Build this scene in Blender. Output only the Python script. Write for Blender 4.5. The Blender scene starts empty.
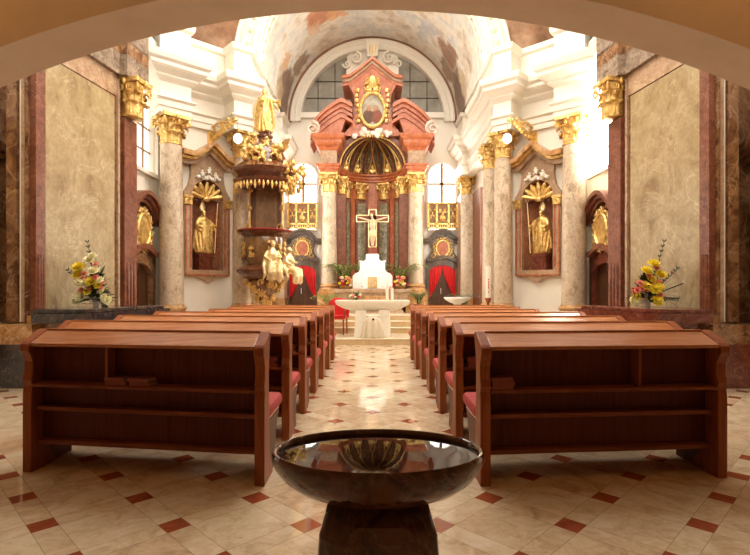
import bpy, bmesh, math, random
from math import sin, cos, pi, radians, sqrt, atan2
from mathutils import Vector, Matrix, noise as mnoise

C = bpy.context.scene.collection
rnd = random.Random(7)
F = 500.0; VX = 372.5; HY = 290.0; HC = 1.3

# ------------------------------------------------------------------ mesh builder
class MB:
    def __init__(s, M=None):
        s.v = []; s.f = []; s.M = M or Matrix.Identity(4)
    def add(s, vs, fs):
        o = len(s.v)
        s.v += [s.M @ Vector(p) for p in vs]
        s.f += [tuple(i + o for i in f) for f in fs]
        return s
    def box(s, x0, x1, y0, y1, z0, z1):
        vs = [(x, y, z) for z in (z0, z1) for y in (y0, y1) for x in (x0, x1)]
        return s.add(vs, [(0, 2, 3, 1), (4, 5, 7, 6), (0, 1, 5, 4), (2, 6, 7, 3), (0, 4, 6, 2), (1, 3, 7, 5)])
    def loft(s, rings, cap=True, closed=True):
        n = len(rings[0]); vs = [p for r in rings for p in r]; fs = []
        for i in range(len(rings) - 1):
            for j in range(n if closed else n - 1):
                a = i * n + j; b = i * n + (j + 1) % n
                fs.append((a, b, b + n, a + n))
        if cap:
            fs.append(tuple(range(n - 1, -1, -1))); fs.append(tuple(range((len(rings) - 1) * n, len(rings) * n)))
        return s.add(vs, fs)
    def lathe(s, prof, c=(0, 0, 0), n=24, sx=1, sy=1, rot=0, cap=True):
        return s.loft([[(c[0] + r * sx * cos(2 * pi * j / n + rot), c[1] + r * sy * sin(2 * pi * j / n + rot), c[2] + z) for j in range(n)] for r, z in prof], cap)
    def ell(s, c, r, n=10, m=7, R=None):
        if not hasattr(r, '__len__'): r = (r, r, r)
        rings = []
        for i in range(m + 1):
            t = pi * i / m; q = max(sin(t), 0.02); ring = []
            for j in range(n):
                p = Vector((r[0] * q * cos(2 * pi * j / n), r[1] * q * sin(2 * pi * j / n), -r[2] * cos(t)))
                if R: p = R @ p
                ring.append(Vector(c) + p)
            rings.append(ring)
        return s.loft(rings)
    def tube(s, pts, rad, n=8, flat=None):
        pts = [Vector(p) for p in pts]
        if not hasattr(rad, '__len__'): rad = [rad] * len(pts)
        rings = []; up = None
        for i, p in enumerate(pts):
            t = (pts[min(i + 1, len(pts) - 1)] - pts[max(i - 1, 0)])
            if t.length < 1e-9: t = Vector((0, 0, 1))
            t.normalize()
            if up is None:
                up = Vector((0, 0, 1)) if abs(t.z) < .9 else Vector((1, 0, 0))
            a = t.cross(up)
            if a.length < 1e-6: a = t.cross(Vector((.3, 1, .2)))
            a.normalize(); b = a.cross(t).normalized(); up = b
            fl = flat or 1
            rings.append([p + (a * cos(2 * pi * j / n) + b * sin(2 * pi * j / n) * fl) * rad[i] for j in range(n)])
        return s.loft(rings)
    def prism(s, poly, a, b, axis='y'):
        """closed 2D outline extruded from a to b along axis; the outline is (x,z) for y, (y,z) for x, (x,y) for z"""
        def P(p, t):
            return {'y': (p[0], t, p[1]), 'x': (t, p[0], p[1]), 'z': (p[0], p[1], t)}[axis]
        n = len(poly); vs = [P(p, a) for p in poly] + [P(p, b) for p in poly]
        fs = [(i, (i + 1) % n, n + (i + 1) % n, n + i) for i in range(n)]
        fs += [tuple(range(n)), tuple(range(2 * n - 1, n - 1, -1))]
        return s.add(vs, fs)
    def holed(s, outer, holes, a, b, axis='y'):
        """a slab with openings"""
        bm = bmesh.new(); es = []
        for loop in [outer] + holes:
            vv = [bm.verts.new((p[0], p[1], 0)) for p in loop]
            es += [bm.edges.new((vv[i], vv[(i + 1) % len(vv)])) for i in range(len(vv))]
        bmesh.ops.triangle_fill(bm, edges=es, use_beauty=True, use_dissolve=False)
        bm.verts.index_update()
        flat = [(v.co.x, v.co.y) for v in bm.verts]; tris = [tuple(v.index for v in f.verts) for f in bm.faces]
        bm.free()
        def P(p, t):
            return {'y': (p[0], t, p[1]), 'x': (t, p[0], p[1]), 'z': (p[0], p[1], t)}[axis]
        n = len(flat); vs = [P(p, a) for p in flat] + [P(p, b) for p in flat]
        fs = tris + [tuple(i + n for i in reversed(t)) for t in tris]
        k = 0
        for loop in [outer] + holes:
            m = len(loop)
            fs += [(k + i, k + (i + 1) % m, n + k + (i + 1) % m, n + k + i) for i in range(m)]
            k += m
        return s.add(vs, fs)
    def sweep(s, path, prof, side=1, cap=True, closed=False):
        """profile (offset, z) carried along a plan path with mitred corners; side +1 offsets to the left of travel"""
        P = [Vector(p) for p in path]; n = len(P); rings = []
        for i in range(n):
            if closed: d1 = (P[i] - P[i - 1]).normalized(); d2 = (P[(i + 1) % n] - P[i]).normalized()
            else:
                d1 = (P[i] - P[i - 1]).normalized() if i else (P[1] - P[0]).normalized()
                d2 = (P[i + 1] - P[i]).normalized() if i < n - 1 else d1
            n1 = Vector((-d1.y, d1.x)) * side; n2 = Vector((-d2.y, d2.x)) * side
            m = (n1 + n2) / max(1 + n1.dot(n2), .25)
            rings.append([(P[i].x + m.x * o, P[i].y + m.y * o, z) for o, z in prof])
        if closed: rings.append(rings[0])
        return s.loft(rings, cap and not closed)
    def build(s, name, mat, parent=None, smooth=35, bevel=0, remesh=0, world=False, sub=0):
        me = bpy.data.meshes.new(name)
        vs = s.v
        if world and parent is not None:
            inv = parent_matrix(parent).inverted(); vs = [inv @ p for p in vs]
        me.from_pydata([tuple(p) for p in vs], [], s.f)
        bm = bmesh.new(); bm.from_mesh(me); bmesh.ops.recalc_face_normals(bm, faces=bm.faces); bm.to_mesh(me); bm.free()
        if mat: me.materials.append(mat)
        if smooth:
            me.polygons.foreach_set('use_smooth', [True] * len(me.polygons))
            if smooth < 180: me.set_sharp_from_angle(angle=radians(smooth))
        o = bpy.data.objects.new(name, me); C.objects.link(o)
        if parent is not None: o.parent = parent
        if bevel:
            m = o.modifiers.new('Bevel', 'BEVEL'); m.width = bevel; m.segments = 2; m.limit_method = 'ANGLE'; m.angle_limit = radians(40)
        if remesh:
            m = o.modifiers.new('Remesh', 'REMESH'); m.mode = 'VOXEL'; m.voxel_size = remesh; m.use_smooth_shade = True
        if sub:
            m = o.modifiers.new('Subsurf', 'SUBSURF'); m.levels = sub; m.render_levels = sub
        return o

def parent_matrix(o):
    M = Matrix.Identity(4)
    while o is not None:
        M = (Matrix.Translation(o.location) @ o.rotation_euler.to_matrix().to_4x4()) @ M
        o = o.parent
    return M

def tag(o, label, cat, group=None, kind=None):
    o['label'] = label; o['category'] = cat
    if group: o['group'] = group
    if kind: o['kind'] = kind
    return o
def thing(name, label, cat, loc=(0, 0, 0), rz=0, group=None, kind=None):
    o = bpy.data.objects.new(name, None); C.objects.link(o); o.empty_display_size = .1
    o.location = loc; o.rotation_euler = (0, 0, rz)
    return tag(o, label, cat, group, kind)
def struct(o, label, cat):
    return tag(o, label, cat, None, 'structure')
KIDS = {}
def dup(root, loc=None, rz=None, label=None, group=None):
    kids = {}
    for o in bpy.data.objects:
        if o.parent is not None: kids.setdefault(o.parent.name, []).append(o)
    r = root.copy(); C.objects.link(r)
    if loc is not None: r.location = loc
    if rz is not None: r.rotation_euler = (0, 0, rz)
    if label: r['label'] = label
    if group: r['group'] = group
    for ch in kids.get(root.name, []):
        c = ch.copy(); C.objects.link(c); c.parent = r
        for g in kids.get(ch.name, []):
            d = g.copy(); C.objects.link(d); d.parent = c
    return r

# ------------------------------------------------------------------ materials
class NT:
    def __init__(s, name):
        s.m = bpy.data.materials.new(name); s.m.use_nodes = True; s.t = s.m.node_tree; s.t.nodes.clear()
        s.out = s.t.nodes.new('ShaderNodeOutputMaterial'); s.b = s.t.nodes.new('ShaderNodeBsdfPrincipled')
        s.t.links.new(s.b.outputs[0], s.out.inputs[0])
    def set(s, **k):
        for a, v in k.items():
            i = s.b.inputs[a.replace('_', ' ')]
            if isinstance(v, bpy.types.NodeSocket): s.t.links.new(v, i)
            elif hasattr(v, '__len__') and len(v) == 3 and i.type == 'RGBA': i.default_value = (*v, 1)
            else: i.default_value = v
        return s
    def lnk(s, v, i):
        if isinstance(v, bpy.types.NodeSocket): s.t.links.new(v, i)
        else: i.default_value = v
    def coord(s, scale=(1, 1, 1), rot=(0, 0, 0), kind='Object'):
        c = s.t.nodes.new('ShaderNodeTexCoord'); mp = s.t.nodes.new('ShaderNodeMapping')
        mp.inputs['Scale'].default_value = scale; mp.inputs['Rotation'].default_value = rot
        s.t.links.new(c.outputs[kind], mp.inputs[0]); return mp.outputs[0]
    def noise(s, vec, scale, detail=6, rough=.6, dist=0, col=False):
        n = s.t.nodes.new('ShaderNodeTexNoise'); s.t.links.new(vec, n.inputs['Vector'])
        n.inputs['Scale'].default_value = scale; n.inputs['Detail'].default_value = detail
        n.inputs['Roughness'].default_value = rough; n.inputs['Distortion'].default_value = dist
        return n.outputs['Color' if col else 0]
    def ramp(s, fac, stops):
        r = s.t.nodes.new('ShaderNodeValToRGB'); e = r.color_ramp.elements
        while len(e) < len(stops): e.new(.5)
        for k, (p, c) in enumerate(stops):
            e[k].position = p; e[k].color = (*c, 1) if hasattr(c, '__len__') else (c, c, c, 1)
        s.t.links.new(fac, r.inputs[0]); return r.outputs[0]
    def math(s, op, a, b=0.0, c=None):
        n = s.t.nodes.new('ShaderNodeMath'); n.operation = op
        s.lnk(a, n.inputs[0]); s.lnk(b, n.inputs[1])
        if c is not None: s.lnk(c, n.inputs[2])
        return n.outputs[0]
    def mix(s, f, a, b, mode='MIX'):
        n = s.t.nodes.new('ShaderNodeMix'); n.data_type = 'RGBA'; n.blend_type = mode
        s.lnk(f, n.inputs[0])
        for v, i in ((a, n.inputs[6]), (b, n.inputs[7])):
            if isinstance(v, bpy.types.NodeSocket): s.t.links.new(v, i)
            else: i.default_value = (*v, 1)
        return n.outputs[2]
    def bump(s, h, strength=.3, dist=.01):
        n = s.t.nodes.new('ShaderNodeBump'); n.inputs['Strength'].default_value = strength; n.inputs['Distance'].default_value = dist
        s.t.links.new(h, n.inputs['Height']); s.t.links.new(n.outputs[0], s.b.inputs['Normal']); return s

def plain(name, col, rough=.5, metal=0, var=.0, scale=8, bump=0, spec=.5, coat=0):
    n = NT(name); v = n.coord()
    k = n.noise(v, scale, 5)
    d = tuple(max(0, c * (1 - var)) for c in col); l = tuple(min(1, c * (1 + var)) for c in col)
    n.set(Base_Color=n.ramp(k, [(.3, d), (.7, l)]), Roughness=rough, Metallic=metal)
    n.b.inputs['Specular IOR Level'].default_value = spec; n.b.inputs['Coat Weight'].default_value = coat; n.b.inputs['Coat Roughness'].default_value = .1
    if bump: n.bump(n.noise(v, scale * 3, 6), bump)
    return n.m
def marble(name, cols, vein=None, scale=3, rough=.18, vw=.03, vscale=2.0, stretch=(1, 1, 1), dist=1.2, vamt=.7, coat=0, speck=None):
    n = NT(name); v = n.coord(stretch)
    k = n.noise(v, scale, 9, .65, dist)
    stops = [(.3 + .4 * i / (len(cols) - 1), c) for i, c in enumerate(cols)]
    col = n.ramp(k, stops)
    fine = n.noise(v, scale * 9, 5, .7)
    col = n.mix(.55, col, n.ramp(fine, [(.3, .35), (.7, .68)]), 'OVERLAY')
    if vein:
        q = n.noise(v, vscale, 5, .55, 1.6)
        a = n.math('ABSOLUTE', n.math('SUBTRACT', q, .5))
        mask = n.ramp(a, [(0, 1.0), (vw, 0.0)])
        col = n.mix(n.math('MULTIPLY', mask, vamt), col, vein)
    if speck:
        col = n.mix(n.ramp(n.noise(v, scale * 22, 2), [(.6, 0.0), (.68, 1.0)]), col, speck)
    n.set(Base_Color=col, Roughness=rough); n.b.inputs['Coat Weight'].default_value = coat; n.b.inputs['Coat Roughness'].default_value = .05
    return n.m
def woodm(name, c1, c2, stretch, rough=.28, coat=.25):
    n = NT(name); v = n.coord(stretch)
    k = n.noise(v, 1.6, 8, .62, .8); f = n.noise(v, 7, 4, .6)
    col = n.ramp(k, [(.28, c1), (.72, c2)])
    col = n.mix(.35, col, n.ramp(f, [(.35, .3), (.65, .65)]), 'OVERLAY')
    n.set(Base_Color=col, Roughness=rough); n.b.inputs['Specular IOR Level'].default_value = .5 if coat else .2; n.b.inputs['Coat Weight'].default_value = coat; n.b.inputs['Coat Roughness'].default_value = .12
    return n.m
def glow(name, col, strength):
    n = NT(name); n.set(Base_Color=(.8, .8, .8), Emission_Color=col, Emission_Strength=strength, Roughness=.4); return n.m

WHITE = plain('white_plaster', (.80, .75, .65), .55, var=.04, scale=2, bump=.04)
CREAM = plain('cream_plaster', (.84, .75, .62), .7, var=.06, scale=2.5, bump=.05)
STUCCO = plain('white_stucco', (.78, .73, .63), .4, var=.03)
def make_gold(name, c1, c2, rough):
    n = NT(name); v = n.coord()
    n.set(Base_Color=n.ramp(n.noise(v, 14, 4), [(.35, c1), (.65, c2)]), Roughness=rough, Metallic=.78)
    n.bump(n.noise(v, 26, 5, .7), .45, .025); return n.m
GOLD = make_gold('gilding', (.60, .35, .09), (.95, .70, .28), .32)
GOLDW = make_gold('pale_gilding', (.80, .58, .26), (.95, .80, .50), .34)
BRONZE = make_gold('old_gilding', (.34, .17, .05), (.62, .38, .13), .42)
COLM = marble('column_marble', [(.22, .14, .08), (.46, .345, .225), (.60, .48, .345), (.35, .235, .145)], (.70, .58, .45), 5, .3, .02, 3, (1, 1, .7))
OCHRE = marble('ochre_marble', [(.18, .105, .04), (.33, .23, .105), (.42, .32, .17), (.23, .135, .055)], (.72, .60, .40), 1.9, .38, .007, .9, (1, 1, .9), .6, .4)
REDM = marble('red_marble', [(.10, .026, .011), (.19, .056, .026), (.26, .10, .05)], (.46, .27, .18), 6, .4, .012, 3, vamt=.4)
BROWNM = marble('brown_marble', [(.055, .022, .011), (.16, .07, .03), (.30, .16, .075), (.11, .045, .02)], (.48, .32, .2), 2.2, .16, .02, 1.6, (1, 1, .8), 2.0, .55)
PINKM = marble('pink_marble', [(.28, .17, .095), (.43, .285, .175), (.53, .39, .26)], (.35, .16, .1), 4, .2, .015, 2)
GREYM = marble('grey_brown_marble', [(.11, .075, .05), (.24, .17, .12), (.36, .28, .2)], (.45, .36, .28), 5, .22, .02, 3)
DARKM = marble('black_marble', [(.012, .009, .009), (.035, .026, .024), (.075, .05, .045)], (.3, .25, .22), 7, .12, .008, 3, vamt=.5, speck=(.09, .07, .06))
PORTALM = marble('dark_portal_marble', [(.045, .03, .022), (.11, .078, .055), (.19, .14, .10)], (.3, .24, .18), 5, .28, .02, 3, vamt=.5)
DREDM = marble('dark_red_marble', [(.07, .015, .009), (.15, .035, .018), (.22, .07, .04)], (.35, .2, .14), 6, .13, .012, 3, vamt=.4)
GREENM = marble('green_marble', [(.10, .095, .055), (.22, .20, .12), (.40, .36, .23)], (.5, .45, .3), 5, .18, .02, 2)
ORANGEM = marble('orange_marble', [(.28, .065, .022), (.43, .115, .04), (.52, .19, .085)], (.70, .42, .26), 4, .36, .014, 2, vamt=.45)
OCHBASE = marble('golden_marble', [(.25, .11, .035), (.44, .22, .08), (.58, .36, .15)], (.7, .5, .28), 4, .2, .02, 2)
ALTARM = marble('altar_limestone', [(.72, .64, .5), (.82, .75, .62), (.86, .80, .69)], None, 4, .35)
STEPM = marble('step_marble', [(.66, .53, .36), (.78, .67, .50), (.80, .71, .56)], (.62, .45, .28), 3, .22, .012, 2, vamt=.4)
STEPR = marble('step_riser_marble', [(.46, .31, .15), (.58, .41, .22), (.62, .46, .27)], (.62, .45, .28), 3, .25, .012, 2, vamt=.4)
WHITEST = plain('white_stone', (.88, .87, .84), .4, var=.03)
FONTM = marble('font_marble', [(.022, .009, .006), (.055, .020, .011), (.12, .046, .022), (.04, .015, .008)], (.26, .13, .07), 5, .07, .010, 3, vamt=.35, coat=.4)
WOODX = woodm('pew_wood_lengthwise', (.32, .095, .025), (.56, .21, .07), (.8, 22, 22), .27)  # pew wood lightened, the light on the desk tops put into the colour
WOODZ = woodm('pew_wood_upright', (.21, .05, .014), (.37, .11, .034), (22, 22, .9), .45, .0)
WOODD = woodm('pew_wood_back', (.075, .015, .006), (.15, .034, .013), (24, 24, .9), .45, .0)  # same pew wood darkened, the shade on the backs put into the colour
DARKW = woodm('dark_door_wood', (.045, .016, .007), (.12, .045, .018), (18, 18, .8), .35)
PULPW = woodm('pulpit_wood', (.075, .022, .010), (.19, .062, .026), (9, 9, 2.5), .2, .4)
PANELW = woodm('veined_walnut', (.16, .07, .022), (.34, .18, .065), (7, 7, 3), .18, .4)
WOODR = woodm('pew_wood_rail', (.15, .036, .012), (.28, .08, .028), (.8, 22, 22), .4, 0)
CUSH = plain('red_cushion', (.42, .045, .045), .75, var=.12, scale=30, bump=.1)
VELVET = plain('red_velvet', (.62, .012, .012), .7, var=.15, scale=12)
CRIMS = plain('crimson_velvet', (.30, .01, .012), .75, var=.15, scale=12)
BOOKM = plain('book_cover', (.26, .06, .03), .5, var=.15)
PAPER = plain('paper_edge', (.55, .45, .30), .8, var=.1, scale=60)
WAX = plain('candle_wax', (.86, .80, .68), .45)
LEAF = plain('leaf_green', (.045, .10, .022), .5, var=.35, scale=5)
LEAFD = plain('dark_leaf', (.022, .05, .012), .5, var=.35, scale=5)
LEAFY = plain('palm_green', (.20, .26, .06), .5, var=.3, scale=5)
PETALY = plain('yellow_petals', (.95, .74, .06), .6, var=.15, scale=40)
PETALC = plain('cream_petals', (.95, .88, .58), .6, var=.1, scale=40)
PETALP = plain('coral_petals', (.95, .36, .28), .6, var=.15, scale=40)
PETALR = plain('red_petals', (.62, .03, .03), .6, var=.15, scale=40)
PORC = plain('porcelain', (.75, .75, .74), .25)
TERRA = plain('terracotta', (.30, .12, .06), .6, var=.1)
IRON = plain('dark_iron', (.04, .03, .025), .4, .6)
BROWNF = plain('window_bar_brown', (.30, .17, .07), .5)
SKIN = plain('carved_ivory', (.66, .48, .29), .4, var=.05)
LUNG = NT('leaded_glass')
_v = LUNG.coord()
LUNG.set(Base_Color=LUNG.ramp(LUNG.noise(_v, 2.5, 4), [(.3, (.22, .20, .16)), (.7, (.36, .34, .28))]), Roughness=.25)
LUNG = LUNG.m
PAINT = NT('oval_painting')
_v = PAINT.coord((1, 1, 1))
PAINT.set(Base_Color=PAINT.ramp(PAINT.noise(_v, 3.5, 5, .5, .6), [(.3, (.22, .17, .12)), (.5, (.40, .36, .28)), (.7, (.50, .47, .40))]), Roughness=.7)
PAINT = PAINT.m
WIN_HOT = glow('sunlit_window_glass', (1.0, .95, .86), 17)
WIN_SIDE = glow('side_window_glass', (1.0, .92, .80), .8)
WIN_APSE = glow('apse_window_glass', (1.0, .96, .88), 4)
PANEL_CHANCEL = glow('chancel_window_glass', (1.0, .95, .86), 5)
PANEL_DOME = glow('dome_window_glass', (1.0, .95, .87), 4.6)
PANEL_LOFT = glow('loft_window_glass', (1.0, .95, .87), 1.9)
GLOBE = glow('opal_lamp_glass', (1.0, .95, .85), .7)

def make_fresco(name, warm):
    n = NT(name); v = n.coord()
    big = n.noise(v, 1.1, 8, .62, .15); mid = n.noise(v, 3.6, 7, .62, .1); fine = n.noise(v, 9, 5, .65)
    if warm:
        col = n.ramp(big, [(.3, (.16, .075, .04)), (.48, (.34, .18, .10)), (.6, (.42, .27, .17)), (.72, (.52, .40, .28))])
    else:
        col = n.ramp(big, [(.30, (.36, .29, .22)), (.42, (.64, .56, .45)), (.50, (.74, .70, .61)), (.58, (.56, .57, .54)), (.68, (.78, .71, .58))])
        def blob(c, r, colr, cur, thr=.5):
            sx = n.t.nodes.new('ShaderNodeVectorMath'); sx.operation = 'DISTANCE'
            wob = n.t.nodes.new('ShaderNodeVectorMath'); wob.operation = 'MULTIPLY_ADD'
            n.t.links.new(n.noise(v, 2.2, 5, .6, 0, True), wob.inputs[0]); wob.inputs[1].default_value = (.9, .9, .9); n.t.links.new(v, wob.inputs[2])
            n.t.links.new(wob.outputs[0], sx.inputs[0]); sx.inputs[1].default_value = (c[0] + .45, c[1] + .45, c[2] + .45)
            f = n.ramp(n.math('DIVIDE', sx.outputs['Value'], r), [(.72, 1.0), (.95, 0.0)])
            return n.mix(n.math('MULTIPLY', f, .9), cur, colr)
        for c, r, k in (((-1.5, 14.7, 9.35), .62, (.50, .20, .09)), ((-1.05, 14.9, 9.6), .42, (.66, .36, .18)), ((-1.75, 15.2, 9.1), .35, (.60, .42, .28)), ((.75, 14.2, 9.75), .5, (.42, .12, .07)), ((1.15, 14.5, 9.6), .4, (.60, .48, .22)),
                        ((.3, 14.4, 9.85), .6, (.42, .30, .18)), ((1.6, 15.2, 9.2), .5, (.52, .52, .52)), ((-2.8, 15.9, 7.5), .95, (.17, .10, .06)), ((2.8, 15.9, 7.5), .95, (.19, .11, .07)), ((-2.6, 15.0, 8.2), .38, (.62, .40, .22)),
                        ((2.35, 15.4, 8.6), .6, (.28, .15, .09)), ((-2.75, 15.2, 7.35), .5, (.44, .34, .22)), ((2.75, 15.3, 7.6), .5, (.56, .45, .30)), ((-2.3, 16.2, 8.6), .5, (.30, .20, .13)), ((2.4, 16.3, 8.4), .5, (.30, .2, .13))):
            col = blob(c, r, k, col)
    col = n.mix(.5, col, n.ramp(mid, [(.3, .3), (.7, .72)]), 'OVERLAY')
    col = n.mix(.35, col, n.ramp(fine, [(.3, .35), (.7, .65)]), 'OVERLAY')
    n.set(Base_Color=col, Roughness=.75); return n.m
FRESCO = make_fresco('vault_fresco', False); FRESCOW = make_fresco('brown_fresco', True)

def make_floor():
    n = NT('floor_tiles')
    tc = n.t.nodes.new('ShaderNodeTexCoord'); sp = n.t.nodes.new('ShaderNodeSeparateXYZ'); n.t.links.new(tc.outputs['Object'], sp.inputs[0])
    X = sp.outputs[0]; Y = n.math('SUBTRACT', sp.outputs[1], 3.13); A = .516 * sqrt(2)
    u = n.math('DIVIDE', n.math('ADD', X, Y), A); w = n.math('DIVIDE', n.math('SUBTRACT', X, Y), A)
    def near(t): return n.math('ABSOLUTE', n.math('SUBTRACT', n.math('FRACT', n.math('ADD', t, .5)), .5))
    du = near(u); dw = near(w); H = .127
    iu = n.math('LESS_THAN', du, H); iw = n.math('LESS_THAN', dw, H)
    red = n.math('MULTIPLY', iu, iw)
    strip = n.math('MAXIMUM', iu, iw)
    # a random tint for every slab
    cb = n.t.nodes.new('ShaderNodeCombineXYZ')
    n.t.links.new(n.math('ADD', n.math('FLOOR', n.math('SUBTRACT', u, H)), n.math('MULTIPLY', n.math('FLOOR', n.math('ADD', u, H)), 13.0)), cb.inputs[0])
    n.t.links.new(n.math('ADD', n.math('FLOOR', n.math('SUBTRACT', w, H)), n.math('MULTIPLY', n.math('FLOOR', n.math('ADD', w, H)), 7.0)), cb.inputs[1])
    wn = n.t.nodes.new('ShaderNodeTexWhiteNoise'); wn.noise_dimensions = '2D'; n.t.links.new(cb.outputs[0], wn.inputs['Vector'])
    off = n.t.nodes.new('ShaderNodeVectorMath'); off.operation = 'MULTIPLY_ADD'
    n.t.links.new(wn.outputs['Color'], off.inputs[0]); off.inputs[1].default_value = (9, 9, 9); n.t.links.new(tc.outputs['Object'], off.inputs[2])
    k = n.noise(off.outputs[0], 4.2, 8, .66, 1.2); f = n.noise(off.outputs[0], 30, 6, .7)
    cream = n.ramp(k, [(.28, (.50, .36, .22)), (.5, (.70, .56, .38)), (.72, (.80, .69, .53))])
    cream = n.mix(.4, cream, n.ramp(f, [(.3, .3), (.7, .68)]), 'OVERLAY')
    tint = n.ramp(wn.outputs['Value'], [(0, .36), (1, .62)])
    cream = n.mix(.6, cream, tint, 'OVERLAY')
    redc = n.ramp(k, [(.3, (.26, .055, .025)), (.7, (.42, .12, .055))])
    col = n.mix(red, cream, redc)
    g = n.math('MAXIMUM', n.math('LESS_THAN', n.math('ABSOLUTE', n.math('SUBTRACT', du, H)), .0035), n.math('LESS_THAN', n.math('ABSOLUTE', n.math('SUBTRACT', dw, H)), .0035))
    col = n.mix(n.math('MULTIPLY', g, .55), col, (.16, .10, .05))
    n.set(Base_Color=col, Roughness=n.ramp(n.noise(tc.outputs['Object'], 3, 3), [(.3, .045), (.7, .09)]))
    n.b.inputs['Specular IOR Level'].default_value = .55; n.b.inputs['Coat Weight'].default_value = .25; n.b.inputs['Coat Roughness'].default_value = .06
    return n.m
FLOORM = make_floor()
def make_water():
    n = NT('font_water'); n.set(Base_Color=(.9, .72, .6), Roughness=.0, IOR=1.33, Transmission_Weight=1.0)
    n.bump(n.noise(n.coord(), 9, 2), .02, .01); return n.m
WATER = make_water()

# ------------------------------------------------------------------ small ornament helpers
def arc(cx, cz, r, a0, a1, n): return [(cx + r * cos(a0 + (a1 - a0) * i / n), cz + r * sin(a0 + (a1 - a0) * i / n)) for i in range(n + 1)]
def scroll(b, c, r, a0, turns, y, rad=.015, d=1, n=18, end=.15):
    pts = []
    for i in range(n + 1):
        t = i / n; a = a0 + d * turns * 2 * pi * t; q = r * (1 - (1 - end) * t)
        pts.append((c[0] + q * cos(a), y, c[1] + q * sin(a)))
    b.tube(pts, [rad * (1 - .5 * i / n) for i in range(n + 1)], 6)
def leaf(b, p, d, up, L, W, curl=.3, n=5):
    """a pointed leaf from p along d, bending towards up"""
    p = Vector(p); d = Vector(d).normalized(); up = Vector(up).normalized(); sd = d.cross(up)
    if sd.length < 1e-5: sd = Vector((1, 0, 0))
    sd.normalize(); vs = []; fs = []
    for i in range(n + 1):
        t = i / n; w = W * (sin(pi * (t * .86 + .07)) ** .8) * .5
        q = p + d * L * t + up * curl * L * t * t
        vs += [q - sd * w, q + up * w * .35, q + sd * w]
    for i in range(n):
        a = i * 3; fs += [(a, a + 1, a + 4, a + 3), (a + 1, a + 2, a + 5, a + 4)]
    b.add(vs, fs)
def scrollwork(b, cx, cz, w, h, y, seed, n=7, rad=.014, bulge=.05):
    r = random.Random(seed)
    for k in range(n):
        u = r.uniform(.12, .95); v = r.uniform(-.95, .95); q = r.uniform(.16, .3) * min(w, h)
        a0 = r.uniform(0, 6.28); d = r.choice((-1, 1)); yy = y - bulge * (1 - u) * r.uniform(.4, 1)
        for s in (-1, 1):
            scroll(b, (cx + s * u * w * .5 * (1 - .3 * abs(v)), cz + v * h * .5), q, a0 if s > 0 else pi - a0, .95, yy, rad, d * s, 14)
            e = r.uniform(.5, .9)
            b.ell((cx + s * u * w * .5 * e, yy - .005, cz + v * h * .5 * e), (rad * 2.2, rad * 1.3, rad * 3.2), 7, 5, Matrix.Rotation(s * a0, 3, 'Y'))
    b.ell((cx, y - bulge, cz), (w * .13, rad * 2.2, h * .16), 10, 6)

def capital(b, r, h, z0, cx=0, cy=0, rot=0, sq=1.0):
    """Corinthian capital: bell, two rows of leaves, corner volutes, concave abacus"""
    M0 = b.M; b.M = M0 @ Matrix.Translation((cx, cy, z0)) @ Matrix.Rotation(rot, 4, 'Z') @ Matrix.Scale(sq, 4, (0, 1, 0))
    b.lathe([(r * 1.0, 0), (r * 1.08, .02 * h), (r * 1.08, .06 * h), (r * .86, .09 * h), (r * .80, .5 * h), (r * .95, .75 * h), (r * 1.2, .88 * h)], n=20)
    for row, (zb, zt_, tip) in enumerate(((.07, .42, 1.42), (.10, .68, 1.58))):
        for k in range(8):
            a = k * pi / 4 + row * pi / 8; vs = []; fs = []
            for i, (t, rr, zz) in enumerate(((0, .90, 0), (.3, .93, .35), (.6, 1.0, .72), (.8, 1.14, .96), (.92, 1.30, 1.02), (1, tip, .90), (1.05, tip - .06, .76))):
                z = (zb + (zt_ - zb) * zz) * h; w = (.34, .40, .36, .33, .30, .2, .08)[i] * (1 + .18 * (i % 2)); rr = rr * r
                for q, o in ((-1, -.05), (-.5, .02), (0, .08), (.5, .02), (1, -.05)):
                    vs.append(((rr + o * r) * cos(a + q * w), (rr + o * r) * sin(a + q * w), z))
            for i in range(6):
                for c in range(4):
                    j = i * 5 + c; fs.append((j, j + 1, j + 6, j + 5))
            b.add(vs, fs)
    for k in range(4):
        a = pi / 4 + k * pi / 2; pts = []; rad = []
        for i in range(22):
            t = i / 21
            if t < .4: q = t / .4; rr = r * (1.0 + .62 * q); z = h * (.52 + .34 * q ** .7)
            else:
                q = (t - .4) / .6; g = pi / 2 - q * 7.5; m = (1 - .75 * q)
                rr = r * (1.62 + .22 * m * cos(g)); z = h * (.74 + .13 * m * sin(g))
            pts.append((rr * cos(a), rr * sin(a), z)); rad.append(r * (.11 if t > .35 else .08))
        b.tube(pts, rad, 7)
        for e in (-1, 1):
            a2 = a + e * .55; pts = []
            for i in range(14):
                q = i / 13; g = -pi / 2 + e * 0 + q * 6; m = 1 - .7 * q
                pts.append(((r * 1.26) * cos(a2 + e * .13 * m * cos(g)), r * 1.26 * sin(a2 + e * .13 * m * cos(g)), h * (.76 + .09 * m * sin(g))))
            b.tube(pts, r * .06, 6)
        b.ell((r * 1.42 * cos(a + pi / 4), r * 1.42 * sin(a + pi / 4), .90 * h), (r * .2, r * .2, .1 * h), 8, 5)
    ring = []
    for k in range(4):
        a = k * pi / 2
        for t in (-.92, -.5, 0, .5, .92):
            d = r * (1.28 + .14 * abs(t) ** 2); p = Vector((d, t * r * 1.42))
            ring.append((p.x * cos(a) - p.y * sin(a), p.x * sin(a) + p.y * cos(a)))
    b.prism(ring, .89 * h, h, 'z')
    b.M = M0
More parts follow.
